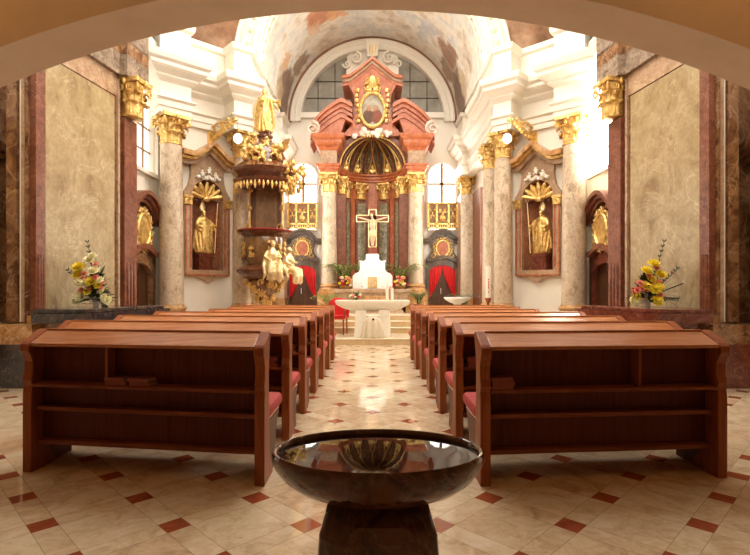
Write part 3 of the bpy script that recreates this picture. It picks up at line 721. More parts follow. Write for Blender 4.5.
# chancel arch ring, spandrel, vault
def ringpoly(r0, r1, z, n=40): return [(r1 * cos(a), z + r1 * sin(a)) for a in [pi * i / n for i in range(n + 1)]] + [(r0 * cos(a), z + r0 * sin(a)) for a in [pi - pi * i / n for i in range(n + 1)]]
VZ = 7.0; VR = 2.85
t = thing('trim_5', 'white stucco arch with rosettes framing the painted chancel vault', 'arch', (0, 12.6, VZ), 0, None, 'structure')
b = MB(); b.holed(ringpoly(VR, 3.5, VZ, 48), [], 12.55, 13.1); b.build('arch_ring', STUCCO, t, world=True, smooth=20)
b = MB()
for r, y, q in ((2.88, 12.54, .035), (3.02, 12.52, .03), (3.30, 12.52, .03), (3.46, 12.54, .045), (2.84, 12.72, .03), (2.84, 12.95, .03)):
    b.tube([(r * cos(a), y, VZ + r * sin(a)) for a in [pi * i / 60 for i in range(61)]], q, 6)
b.build('arch_moulding', STUCCO, t, world=True)
b = MB()
for j in range(30):
    a = pi * (j + .5) / 30; b.ell((3.16 * cos(a), 12.54, VZ + 3.16 * sin(a)), (.07, .03, .07), 8, 5)
    b.ell((2.84 * cos(a), 12.83, VZ + 2.84 * sin(a)), (.05, .06, .05), 8, 5)
b.build('rosettes', plain('cream_stucco', (.80, .68, .46), .45), t, world=True)
b = MB(); b.holed([(3.42 * cos(pi * i / 40), VZ + 3.42 * sin(pi * i / 40) if 0 < i < 40 else 6.6) for i in range(41)] + [(-6, 6.6), (-6, 9.25), (6, 9.25), (6, 6.6)], [], 12.64, 12.7)
struct(b.build('wall_spandrel', FRESCOW, smooth=0), 'brown painted wall surface beside the chancel arch', 'wall')
b = MB(); rings = [[(3.5, y, VZ - .04), (VR, y, VZ - .04)] + [(VR * cos(pi * j / 40), y, VZ + VR * sin(pi * j / 40)) for j in range(41)] + [(-VR, y, VZ - .04), (-3.5, y, VZ - .04)] for y in (13.0, 14, 15, 16, 17.05)]
b.loft(rings, False, False); struct(b.build('ceiling_vault', FRESCO, smooth=180), 'barrel vault painted with a fresco of clouds and figures', 'vault')
struct(MB().box(-.75, .75, 13.15, 14.6, 9.70, 9.72).build('window_vault', glow('vault_window_glass', (1.0, .96, .89), 5.5), smooth=0), 'bright skylight at the crown of the painted vault', 'window')  # glowing panel added out of view to brighten the vault and lunette
b = MB(); b.tube([((VR - .04) * cos(a), 16.92, VZ + (VR - .04) * sin(a)) for a in [pi * i / 60 for i in range(61)]], .085, 8)
struct(b.build('trim_6', plain('brown_band', (.24, .11, .06), .5), smooth=180), 'brown painted band edging the vault above the lunette', 'trim')

# back wall with two arched windows and the lunette
WX = 2.36
def lun(side, r=2.42, sill=7.32, x0=.86):
    a1 = math.acos(x0 / r); a2 = math.asin((sill - VZ) / r)
    pts = [(r * cos(a2 + (a1 - a2) * i / 14), VZ + r * sin(a2 + (a1 - a2) * i / 14)) for i in range(15)] + [(x0, sill)]
    return [(side * x, z) for x, z in pts]
outer = [(-3.4, 0), (3.4, 0), (3.4, VZ)] + arc(0, VZ, 2.95, 0, pi, 30) + [(-3.4, VZ)]
wh = [arched(.47, 3.36, 5.13, 12, q * WX) for q in (-1, 1)]
b = MB(); b.holed(outer, wh + [lun(-1), lun(1)], 17.0, 17.2)
struct(b.build('wall_apse', WHITE, smooth=0), 'white end wall of the chancel behind the altarpiece', 'wall')
for k, (s, nm) in enumerate(SIDES):
    wt = thing('window_%d' % (k + 7), 'arched window full of daylight above the %s curtained door' % nm, 'window', (s * WX, 17.05, 3.36), 0, None, 'structure')
    b = MB(); b.prism(arched(.47, 3.36, 5.13, 12, s * WX), 17.10, 17.12); b.build('pane', WIN_APSE, wt, world=True, smooth=0)
    b = MB(); b.box(s * WX - .05, s * WX + .05, 17.04, 17.1, 4.2, 5.6); b.box(s * WX - .47, s * WX + .47, 17.04, 17.1, 4.88, 4.95); b.build('glazing_bars', BROWNF, wt, world=True, smooth=0)
    b = MB(); b.holed(arched(.54, 3.30, 5.13, 16, s * WX), [arched(.46, 3.36, 5.13, 16, s * WX)], 16.95, 17.0); b.build('window_frame', STUCCO, wt, world=True, smooth=0)
    # lunette half
    lt = thing('window_%d' % (k + 9), '%s half of the leaded lunette window high behind the altarpiece' % nm, 'window', (s * 1.6, 17.05, 7.32), 0, None, 'structure')
    b = MB(); b.holed(lun(s), [], 17.10, 17.12); b.build('pane', LUNG, lt, world=True, smooth=0)
    b = MB()
    for x in (1.28, 1.86): b.box(*sorted((s * x - .012, s * x + .012)), 17.07, 17.1, 7.32, VZ + sqrt(2.42 ** 2 - x * x))
    for z in (7.85, 8.42): b.box(*sorted((s * .86, s * sqrt(2.42 ** 2 - (z - VZ) ** 2))), 17.07, 17.1, z - .012, z + .012)
    b.build('glazing_bars', IRON, lt, world=True, smooth=0)
t = thing('trim_7', 'white moulded lunette arch with scrolls and gilded keystone', 'arch', (0, 16.9, 7.3), 0, None, 'structure')
b = MB(); b.holed(ringpoly(2.42, 2.78, VZ, 40), [], 16.84, 17.0)
for s in (-1, 1): b.box(*sorted((s * .72, s * .88)), 16.88, 17.0, 7.3, 9.0); b.box(*sorted((s * .5, s * .75)), 16.93, 17.0, 7.3, 9.3)
b.box(-2.8, 2.8, 16.86, 17.0, 7.12, 7.3)
b.build('arch_ring', STUCCO, t, world=True, smooth=20)
b = MB()
for r in (2.45, 2.6, 2.74): b.tube([(r * cos(pi * i / 60), 16.84, VZ + r * sin(pi * i / 60)) for i in range(61)], .03, 6)
for s in (-1, 1):
    scroll(b, (s * .55, 9.12), .20, pi / 2, 1.6, 16.82, .05, s, 26); scroll(b, (s * .86, 8.9), .14, pi, 1.3, 16.82, .04, -s, 20)
b.build('scrolls', STUCCO, t, world=True)
b = MB(); b.holed([(-.17, 9.12), (.17, 9.12), (.25, 9.66), (-.25, 9.66)], [], 16.7, 16.95); ks = b.build('keystone', STUCCO, t, world=True, smooth=0)
b = MB()
for x in (-.1, 0, .1): b.box(x - .02, x + .02, 16.68, 16.7, 9.18, 9.5)
b.build('gilt_flute', GOLD, ks, world=True, smooth=0)

# ================================================================== DOORS WITH CURTAINS, SIDE PORTALS
def smooth_curve(pts, n=6):
    out = []
    P = [pts[0]] + list(pts) + [pts[-1]]
    for i in range(1, len(P) - 2):
        for k in range(n):
            t = k / n; p0, p1, p2, p3 = (Vector(q) for q in P[i - 1:i + 3])
            out.append(tuple(.5 * ((2 * p1) + (p2 - p0) * t + (2 * p0 - 5 * p1 + 4 * p2 - p3) * t * t + (3 * p1 - p0 - 3 * p2 + p3) * t ** 3)))
    out.append(tuple(pts[-1])); return out
def portal(t, M, mats, sc=1.0, z0=.6, curtain_top=True):
    stone, ped, med, orn, leafm = mats
    def Z(z): return z0 + (z - .6) * sc
    def X(x): return x * sc
    half = smooth_curve([(.56, 2.12), (.56, 2.3), (.5, 2.42), (.40, 2.55), (.37, 2.75), (.42, 2.92), (.5, 2.98)], 5)
    outl = [(.44, .6), (.56, .6)] + half + [(-x, z) for x, z in half[::-1]] + [(-.56, .6), (-.44, .6)]
    op = [(-.44, 1.88)] + [(x, z) for x, z in [(-.44 * cos(pi * i / 12), 1.88 + .26 * sin(pi * i / 12)) for i in range(1, 12)]] + [(.44, 1.88)]
    b = MB(M); b.holed([(X(x), Z(z)) for x, z in outl + op], [], -.10 * sc, .0); b.build('frame', stone, t, world=True, smooth=0)
    up = smooth_curve([(-.64, 2.95), (-.5, 2.97), (-.4, 3.08), (-.25, 3.22), (0, 3.29), (.25, 3.22), (.4, 3.08), (.5, 2.97), (.64, 2.95)], 5)
    for a, c, pr in ((-.12, -.06, .14), (-.06, 0, .20), (0, .07, .26)):
        b = MB(M); b.holed([(X(x), Z(z + a)) for x, z in up] + [(X(x), Z(z + c)) for x, z in up[::-1]], [], -pr * sc, 0); b.build('pediment', ped, t, world=True, smooth=0)
    b = MB(M)
    lo = smooth_curve([(-.56, 2.28), (-.4, 2.26), (-.2, 2.34), (0, 2.38), (.2, 2.34), (.4, 2.26), (.56, 2.28)], 4)
    b.holed([(X(x), Z(z)) for x, z in lo] + [(X(x), Z(z + .09)) for x, z in lo[::-1]], [], -.2 * sc, 0); b.build('lintel', ped, t, world=True, smooth=0)
    b = MB(M); b.holed([(X(x), Z(z)) for x, z in ((-.40, 2.32), (.40, 2.32), (.36, 2.7), (.4, 2.9), (.2, 3.1), (-.2, 3.1), (-.4, 2.9), (-.36, 2.7))], [], -.11 * sc, 0); b.build('tympanum', stone, t, world=True, smooth=0)
    b = MB(M); n = 20; b.prism([(X(.2 * cos(2 * pi * i / n)), Z(2.70 + .25 * sin(2 * pi * i / n))) for i in range(n)], -.15 * sc, -.1 * sc); b.build('medallion', med, t, world=True, smooth=0)
    b = MB(M); b.tube([(X(.215 * cos(2 * pi * i / 24)), -.15 * sc, Z(2.70 + .265 * sin(2 * pi * i / 24))) for i in range(25)], .028 * sc, 7)
    for i in range(16):
        a = 2 * pi * i / 16; scroll(b, (X(.285 * cos(a)), Z(2.70 + .33 * sin(a))), .055 * sc, a, 1, -.15 * sc, .017 * sc, 1 if i % 2 else -1, 10)
        b.ell((X(.3 * cos(a + .2)), -.15 * sc, Z(2.7 + .34 * sin(a + .2))), (.028 * sc, .02 * sc, .028 * sc), 6, 5)
    for q in (-1, 1): scroll(b, (X(q * .33), Z(2.46)), .1 * sc, pi / 2, 1.1, -.14 * sc, .022 * sc, q, 14)
    b.build('wreath', orn, t, world=True)
    b = MB(M); b.box(X(-.45), X(.45), -.012, .03, Z(.6), Z(2.2)); lf = b.build('door_leaf', leafm, t, world=True, smooth=0)
    b = MB(M)
    for q in (-1, 1):
        for za, zb in ((.7, 1.2), (1.28, 2.0)):
            x0, x1 = sorted((q * .05, q * .39))
            for (xa, xb, ya, yb) in ((x0, x1, za, za + .03), (x0, x1, zb - .03, zb), (x0, x0 + .03, za, zb), (x1 - .03, x1, za, zb)): b.box(X(xa), X(xb), -.03, -.012, Z(ya), Z(yb))
    b.build('door_mouldings', leafm, lf, world=True, smooth=0)
    b = MB(M); b.tube([(X(-.05), -.012, Z(1.18)), (X(-.05), -.05, Z(1.18)), (X(-.05), -.05, Z(1.36)), (X(-.05), -.012, Z(1.36))], .012, 6); b.build('door_handle', PORC, lf, world=True)
DX = 2.36
for k, (s, nm) in enumerate(SIDES):
    M = Matrix.Translation((s * DX, 16.96, 0))
    t = thing('door_%d' % (k + 1), 'dark stone doorway with gilded wreath and red curtains, %s of the high altar' % nm, 'door', (s * DX, 16.96, .6), 0, None, 'structure')
    portal(t, M, (PORTALM, PORTALM, ORANGEM, GOLD, DARKW))
    for q, w_ in ((-1, 'left'), (1, 'right')):
        b = MB(M); nx, nz = 28, 16; rows = []
        for i in range(nz + 1):
            v = i / nz; xin = .0 + .40 * v ** 1.7; xo = .455
            zt = 1.88 + .26; row = []
            for j in range(nx + 1):
                uu = j / nx; x = xin + (xo - xin) * uu
                zz = zt - (zt - (1.02 + .06 * (1 - uu))) * v
                if zz > 1.88: zz = min(zz, 1.86 + .26 * sqrt(max(0, 1 - (x / .46) ** 2)))
                row.append((q * x, -.075 + .03 * sin(uu * 22 + v * 2) * (.4 + .6 * v), zz))
            rows.append(row)
        b.loft(rows, False, False)
        cu = b.build('curtain', VELVET, None)
        md = cu.modifiers.new('Solid', 'SOLIDIFY'); md.thickness = .012
        tag(cu, '%s red curtain drawn aside in the %s doorway by the high altar' % (w_, nm), 'curtain', 'red door curtains')
    # gilded balcony grille
    g = thing('balcony_grille', 'gilded balcony grille beneath the window over the %s curtained door' % nm, 'grille', (s * 2.36, 16.9, 3.36), 0, 'balcony grilles')
    b = MB(); b.box(s * 2.36 - .48, s * 2.36 + .48, 16.86, 16.9, 3.42, 4.22); b.build('panel', plain('grille_brown', (.26, .12, .04), .45, var=.3), g, world=True, smooth=0)
    b = MB()
    for x in (-.48, -.2, .2, .48): b.box(s * 2.36 + x - .03, s * 2.36 + x + .03, 16.80, 16.9, 3.36, 4.25)
    for z in (3.36, 3.50, 4.20): b.box(s * 2.36 - .5, s * 2.36 + .5, 16.80, 16.9, z, z + .05)
    for x in range(13): b.box(s * 2.36 - .45 + .075 * x - .012, s * 2.36 - .45 + .075 * x + .012, 16.82, 16.86, 3.4, 3.5)
    b.build('frame', GOLD, g, world=True, smooth=0)
    b = MB(); scrollwork(b, s * 2.36, 3.86, .34, .55, 16.83, 5, 5, .018, .02)
    for x in (-.34, .34): scrollwork(b, s * 2.36 + x, 3.86, .2, .5, 16.84, 6, 3, .01, .01)
    b.build('scrollwork', GOLD, g, world=True)
    # side portals
    M = Matrix.Translation((s * 4.80, 10.12, 0)) @ Matrix.Rotation(-s * pi / 2, 4, 'Z')
    t = thing('door_%d' % (k + 3), 'dark red marble side portal with gold cartouche beside the %s pier' % nm, 'door', (s * 4.80, 10.12, 0), 0, None, 'structure')
    portal(t, M, (DREDM if s > 0 else BROWNM, REDM, GOLD, GOLD, DARKW), 1.2, 0.0)
    M = Matrix.Translation((s * 5.55, 6.42, 0)) @ Matrix.Rotation(-s * pi / 2, 4, 'Z')
    t = thing('door_%d' % (k + 5), 'dark marble portal at the very %s edge, mostly cut off' % nm, 'door', (s * 5.60, 6.35, 0), 0, None, 'structure')
    portal(t, M, (BROWNM, BROWNM, GOLD, GOLD, DARKW), 1.28, 0.25)

# ================================================================== ALTARPIECE
AY = 15.6
alt = thing('altarpiece', 'tall orange marble altarpiece with gilded capitals, half dome and oval picture', 'altarpiece', (0, 15.9, .6))
for s in (-1, 1):
    e = bpy.data.objects.new('column', None); C.objects.link(e); e.parent = alt; e.location = (s * 1.345, AY - 15.9, -.6); e.empty_display_size = .1
    column_parts(e, 0, 0, .235, 1.35, 4.33, 4.92, 0, COLM, GOLD, .6)
    for k, (x, y) in enumerate(((1.55, 16.1), (.98, 15.95))):
        wd = .13 if k else .08
        b = MB(); b.box(s * x - wd, s * x + wd, y - .1, y + .6, .6, 4.33); pl = b.build('pilaster', REDM if k else ORANGEM, alt, world=True, smooth=0)
        b = MB(); capital(b, wd * 1.08, .55, 4.34, s * x, y + .02, 0); b.build('capital', GOLD, pl, 50, world=True)
RN = 1.08; NY = 15.85
def cyl(r0, r1, f0, f1, z0, z1, n=10):
    b = MB(); ang = [radians(f0 + (f1 - f0) * i / n) for i in range(n + 1)]
    b.prism([(r0 * sin(a), NY + r0 * cos(a)) for a in ang] + [(r1 * sin(a), NY + r1 * cos(a)) for a in ang[::-1]], z0, z1, 'z'); return b
cyl(RN, RN + .06, -88, 88, .6, 5.15, 40).build('apse_shell', ORANGEM, alt, world=True)
for f, hw in ((-21, 12), (21, 12), (-52, 9), (52, 9)):
    pl = cyl(RN - .05, RN, f - hw, f + hw, .6, 4.35).build('pilaster', REDM, alt, world=True)
    q = hw * (.62 if abs(f) < 30 else .4)
    cyl(RN - .06, RN - .05, f - q, f + q, 1.6, 4.2).build('green_panel', GREENM, pl, world=True)
    a = radians(f); b = MB(); capital(b, RN * radians(hw) * .72, .55, 4.33, (RN - .02) * sin(a), NY + (RN - .02) * cos(a), -a, .7); b.build('capital', GOLD, pl, 50, world=True)
cyl(RN - .04, RN, -7, 7, .6, 4.9).build('centre_strip', ORANGEM, alt, world=True)
# lower cornice following the concave wall and breaking forward over the columns
arcp = [(1.0 * sin(radians(f)), NY + 1.0 * cos(radians(f))) for f in range(-80, 81, 8)]
pth = [(-1.62, 16.9), (-1.62, 15.34), (-1.07, 15.34), (-1.07, 15.9)] + arcp + [(1.07, 15.9), (1.07, 15.34), (1.62, 15.34), (1.62, 16.9)]
b = MB(); b.sweep(pth, [(-.12, 4.92), (.0, 4.92), (.0, 4.98), (.05, 5.02), (.05, 5.08), (.10, 5.12), (.10, 5.17), (-.12, 5.2)], -1); b.build('architrave', ORANGEM, alt, world=True, smooth=20)
for s in (-1, 1):
    b = MB(); x0, x1 = sorted((s * 1.10, s * 1.60)); b.box(x0, x1, 15.38, 16.9, 5.17, 5.62); fz = b.build('frieze_block', PINKM, alt, world=True, smooth=0)
    p = [(s * 1.62, 16.9), (s * 1.62, 15.36), (s * 1.08, 15.36), (s * 1.08, 16.2)]
    b = MB(); b.sweep(p, [(-.15, 5.6), (.0, 5.6), (.04, 5.68), (.12, 5.74), (.14, 5.80), (.14, 5.88), (.22, 5.94), (.24, 6.02), (.24, 6.06), (-.15, 6.06)], s * 1); b.build('cornice', ORANGEM, alt, world=True, smooth=0)
# half dome with ribs
DZ = 5.12; DR = 1.06
b = MB(); rings = [[(DR * cos(e) * sin(radians(f)), NY + DR * cos(e) * cos(radians(f)), DZ + DR * sin(e)) for f in range(-90, 91, 6)] for e in [pi / 2 * i / 12 for i in range(13)]]
b.loft(rings, False, False); dome = b.build('half_dome', marble('dome_marble', [(.05, .028, .014), (.12, .07, .032), (.20, .13, .06)], (.4, .28, .12), 6, .2), alt, 180, world=True)
for f in (-75, -45, -15, 15, 45, 75):
    b = MB(); q = .97 * DR; pts = [(q * cos(e) * sin(radians(f)), NY + q * cos(e) * cos(radians(f)), DZ + q * sin(e)) for e in [pi / 2 * i / 12 for i in range(13)]]
    b.tube(pts, [.10 - .07 * i / 12 for i in range(13)], 8, .5); rb = b.build('rib', REDM, dome, world=True)
b = MB()
for f in (-60, -30, 0, 30, 60):
    for df in (-8, 8):
        q = .955 * DR; pts = [(q * cos(e) * sin(radians(f + df * (1 - .2 * i))), NY + q * cos(e) * cos(radians(f + df)), DZ + q * sin(e)) for i, e in enumerate([pi / 2 * (.04 + .86 * j / 10) for j in range(11)])]
        b.tube(pts, [.03 - .018 * j / 10 for j in range(11)], 6)
    p = Vector((.93 * DR * sin(radians(f)), NY + .93 * DR * cos(radians(f)), DZ + .16))
    b.ell(p, (.09, .05, .10), 8, 6); b.ell(p + Vector((0, 0, .14)), (.05, .04, .10), 8, 6)
    for g in (-1, 1): b.ell(p + Vector((g * .08 * cos(radians(f)), 0, .04)), (.04, .03, .06), 6, 5)
b.build('gilt_ribs', GOLD, dome, world=True)
# front arch band
b = MB(); b.holed(ringpoly(DR - .02, DR + .16, DZ + .02, 30), [], 15.86, 16.05); b.build('arch_band', REDM, alt, world=True, smooth=20)
b = MB(); b.tube([((DR - .02) * cos(pi * i / 40), 15.85, DZ + .02 + (DR - .02) * sin(pi * i / 40)) for i in range(41)], .028, 6); b.build('gilt_edge', GOLD, alt, world=True)
# attic
k_ = .0316
def W(px, py): return ((px - 372.8) * k_, HC + (HY - py) * k_)
hl = smooth_curve([W(346, 83), W(349.5, 87), W(354, 96), W(355, 108), W(354, 118), W(350, 128), W(343, 136)], 4)
hl = [(-abs(x), z) for x, z in hl]
b = MB(); b.holed(hl + [(-.55, 6.14), (.55, 6.14)] + [(-x, z) for x, z in hl[::-1]] + [W(373, 64)], [], 15.72, 16.9); attic = b.build('attic', ORANGEM, alt, world=True, smooth=25)
tp = [W(343, 81), W(351, 79.5), W(362, 71), W(372.8, 62), W(383.6, 71), W(394.6, 79.5), W(402.6, 81)]
for j, (o, h, pr, m) in enumerate(((-.10, .10, .06, PINKM), (-.20, .10, .02, ORANGEM), (0, .09, .14, ORANGEM))):
    b = MB(); b.holed([(x, z + o) for x, z in tp] + [(x, z + o + h) for x, z in tp[::-1]], [], 15.72 - pr, 16.9); b.build('attic_cornice', m, attic, world=True, smooth=0)
# broken pediment pieces with scrolls
for s in (-1, 1):
    tp = smooth_curve([W(312, 134), W(320, 123), W(330, 114), W(341, 107)], 4); tp = [(-abs(x), z) for x, z in tp]
    inn = [(-abs(x), z) for x, z in (W(351, 113), W(345, 126), W(341, 138))]
    body = tp + [W(343, 107.5) if s > 9 else (-abs(W(343, 107.5)[0]), W(343, 107.5)[1])] + inn + [(-1.72, 6.06)]
    b = MB(); b.holed([(s * x, z) for x, z in body], [], 15.5, 16.4); pc = b.build('pediment_scroll', ORANGEM, alt, world=True, smooth=0)
    ed = tp + [(-abs(x), z) for x, z in (W(344, 107), W(353, 112))]
    for o, h, pr in ((-.46, .10, .05), (-.28, .10, .04), (-.15, .13, .10), (-.02, .12, .20)):
        b = MB(); b.holed([(s * x, z + o) for x, z in ed] + [(s * x, z + o + h) for x, z in ed[::-1]], [], 15.5 - pr, 16.4); b.build('cornice', ORANGEM, pc, world=True, smooth=0)
    b = MB(); cx, cz = W(315, 137); scroll(b, (s * abs(cx), cz + .10), .21, pi / 2, 1.7, 15.26, .055, s * 1, 34); b.tube([(s * abs(cx), 15.30, cz + .10), (s * abs(cx), 16.0, cz + .10)], .17, 16); b.build('volute', marble('pale_pink_marble', [(.50, .33, .24), (.66, .50, .40), (.72, .60, .50)], None, 5, .35), pc, world=True)
# oval picture
mx, mz = 0, HC + (HY - 110) * .0313
b = MB(); n = 32; b.prism([(.36 * cos(2 * pi * i / n), mz + .5 * sin(2 * pi * i / n)) for i in range(n)], 15.66, 15.72); pic = b.build('oval_painting', PAINT, alt, world=True, smooth=0)
b = MB(); b.tube([(.385 * cos(2 * pi * i / n), 15.64, mz + .53 * sin(2 * pi * i / n)) for i in range(n + 1)], .055, 8); b.build('picture_frame', GOLD, pic, world=True)
b = MB()
for s in (-1, 1):       # two painted busts
    b = MB(); b.ell((s * .115, 15.652, mz + .05), (.075, .02, .095), 10, 7); b.build('painted_head', plain('painted_skin', (.38, .20, .10), .6), pic, world=True)
    b = MB(); b.ell((s * .13, 15.660, mz - .20), (.17, .02, .22), 14, 9); b.build('painted_robe', plain('painted_robe', (.11, .05, .025) if s < 0 else (.22, .06, .03), .6, var=.3), pic, world=True)
b = MB(); scrollwork(b, 0, HC + (HY - 83) * .0313, .5, .62, 15.64, 11, 8, .025, .08); b.ell((0, 15.6, HC + (HY - 82) * .0313), (.16, .08, .2), 12, 8)
for s in (-1, 1):
    for j in range(7):
        z = mz + .62 - .16 * j; b.ell((s * (.45 + .04 * sin(j)), 15.65, z), (.06, .04, .07), 7, 5)
        scroll(b, (s * (.5 + .03 * sin(j)), z), .06, j, 1, 15.65, .016, s, 10)
b.build('gilt_cartouche', GOLD, alt, world=True)
b = MB(); r = random.Random(3)
for j in range(26):
    x = r.uniform(-.62, .62); b.ell((x, 15.68 + r.uniform(-.06, .1), 6.22 + r.uniform(-.08, .16) - .12 * abs(x)), r.uniform(.05, .095), 9, 7)
b.build('cloud_cluster', STUCCO, alt, world=True, remesh=.03)
b = MB(); b.tube([(-.35, 15.75, 6.2), (0, 15.7, 6.24), (.35, 15.75, 6.2)], [.03, .06, .03], 8)
for j in range(9): b.ell((-.32 + .08 * j, 15.72, 6.14), (.03, .03, .06), 6, 5)
b.build('gilt_crown', GOLD, alt, world=True)

# ================================================================== HIGH ALTAR AND WHAT STANDS ON IT
ha = thing('high_altar', 'brown marble high altar table below the crucifix', 'altar', (0, 15.05, .6))
b = MB(); b.box(-1.17, 1.17, 14.78, 15.34, 1.22, 1.33); b.build('top_slab', PINKM, ha, world=True, bevel=.012, smooth=0)
pr = [(1.12, 1.22), (1.06, 1.12), (.98, 1.0), (.9, .86), (.86, .74), (.92, .66), (.96, .60)]
b = MB(); b.loft([[(-x, 14.82 + .25 * (1.12 - x), z), (x, 14.82 + .25 * (1.12 - x), z), (x, 15.3, z), (-x, 15.3, z)] for x, z in pr]); b.build('body', PINKM, ha, world=True, smooth=25)
b = MB(); b.box(-.62, .62, 14.80, 14.86, .75, 1.12); b.build('front_panel', OCHBASE, ha, world=True, bevel=.01, smooth=0)
b = MB(); b.holed([(-1.0, 13.95 + .5), (1, 14.45), (1, 15.3), (-1, 15.3)], [], .6, .62, 'z')

tb = thing('tabernacle', 'stepped white stone tabernacle with golden door on the high altar', 'tabernacle', (0, 15.1, 1.33))
st = [(.60, 1.33), (.60, 1.72), (.53, 1.80), (.42, 1.84), (.38, 1.92), (.38, 2.12), (.41, 2.20), (.26, 2.17), (.2, 2.22), (.2, 2.36), (.17, 2.39)]
b = MB(); b.holed(st + [(-x, z) for x, z in st[::-1]], [], 15.06, 15.26); b.build('stepped_body', WHITEST, tb, world=True, bevel=.015, smooth=0)
b = MB(); b.holed([(.3, 1.33), (.26, 2.0), (.16, 2.3), (-.16, 2.3), (-.26, 2.0), (-.3, 1.33)], [], 14.98, 15.1); b.build('centre_block', WHITEST, tb, world=True, bevel=.02, smooth=0)
b = MB(); b.box(-.14, .14, 14.95, 14.99, 1.36, 1.69); dr = b.build('door', make_gold('pale_gold_door', (.70, .52, .26), (.85, .68, .4), .4), tb, world=True, bevel=.006, smooth=0)
b = MB()
for x in (-.12, .12): b.box(x - .012, x + .012, 14.94, 14.95, 1.37, 1.68)
for z in (1.38, 1.67): b.box(-.13, .13, 14.94, 14.95, z - .01, z + .01)
b.build('door_trim', GOLD, dr, world=True, smooth=0)

cr = thing('crucifix', 'large crucifix with pale body rising above the white tabernacle', 'crucifix', (0, 15.12, 2.39))
CRW = plain('cross_wood', (.24, .06, .03), .4, var=.2)
b = MB(); b.box(-.11, .11, 15.10, 15.15, 2.39, 3.72); b.box(-.48, .48, 15.10, 15.15, 3.36, 3.55); b.build('cross', CRW, cr, world=True, smooth=0)
b = MB()
pl = [(-.11, 2.6), (.11, 2.6), (.11, 3.36), (.48, 3.36), (.48, 3.55), (.11, 3.55), (.11, 3.72), (-.11, 3.72), (-.11, 3.55), (-.48, 3.55), (-.48, 3.36), (-.11, 3.36), (-.11, 2.6)]
for (x0, z0), (x1, z1) in zip(pl, pl[1:]): b.tube([(x0, 15.09, z0), (x1, 15.09, z1)], .016, 6)
b.build('gilt_edge', GOLDW, cr, world=True)
b = MB(Matrix.Translation((0, 15.06, 0)))
b.tube([(0, 0, 3.43), (.01, -.01, 3.36), (.0, -.03, 3.25), (.01, -.02, 3.14), (.02, -.02, 3.06)], [.05, .085, .088, .07, .078], 12)
b.tube([(0, 0, 3.42), (-.01, -.03, 3.50)], [.035, .03], 8); b.ell((-.025, -.045, 3.545), (.042, .05, .058), 12, 9)
b.tube([(-.02, -.085, 3.55), (-.022, -.1, 3.53)], [.005, .01], 5)
for s in (-1, 1):
    b.tube([(s * .07, 0, 3.38), (s * .2, .01, 3.42), (s * .32, .015, 3.46), (s * .42, .02, 3.49)], [.036, .03, .026, .018], 8)
    b.ell((s * .44, .015, 3.495), (.025, .012, .018), 7, 5)
    for k in range(4): b.tube([(s * .45, .012, 3.487 + .007 * k), (s * .475, .0, 3.487 + .008 * k)], .005, 4)
    b.tube([(s * .04, -.01, 3.06), (s * .045, -.05, 2.94), (s * .03, -.03, 2.82), (s * .02, .0, 2.68), (s * .015, -.03, 2.63)], [.06, .052, .042, .026, .018], 9)
b.build('figure', SKIN, cr, world=True, remesh=.009)
b = MB(Matrix.Translation((0, 15.05, 0))); n = 20
b.loft([[((.085 + .012 * sin(5 * 2 * pi * j / n)) * q * cos(2 * pi * j / n) + .015, (.075 + .01 * sin(4 * 2 * pi * j / n)) * q * sin(2 * pi * j / n) - .02, z + .015 * sin(2 * pi * j / n)) for j in range(n)] for q, z in ((1, 3.10), (1.05, 3.03), (1.1, 2.95), (1.0, 2.92))]); b.build('loincloth', GOLDW, cr, world=True)

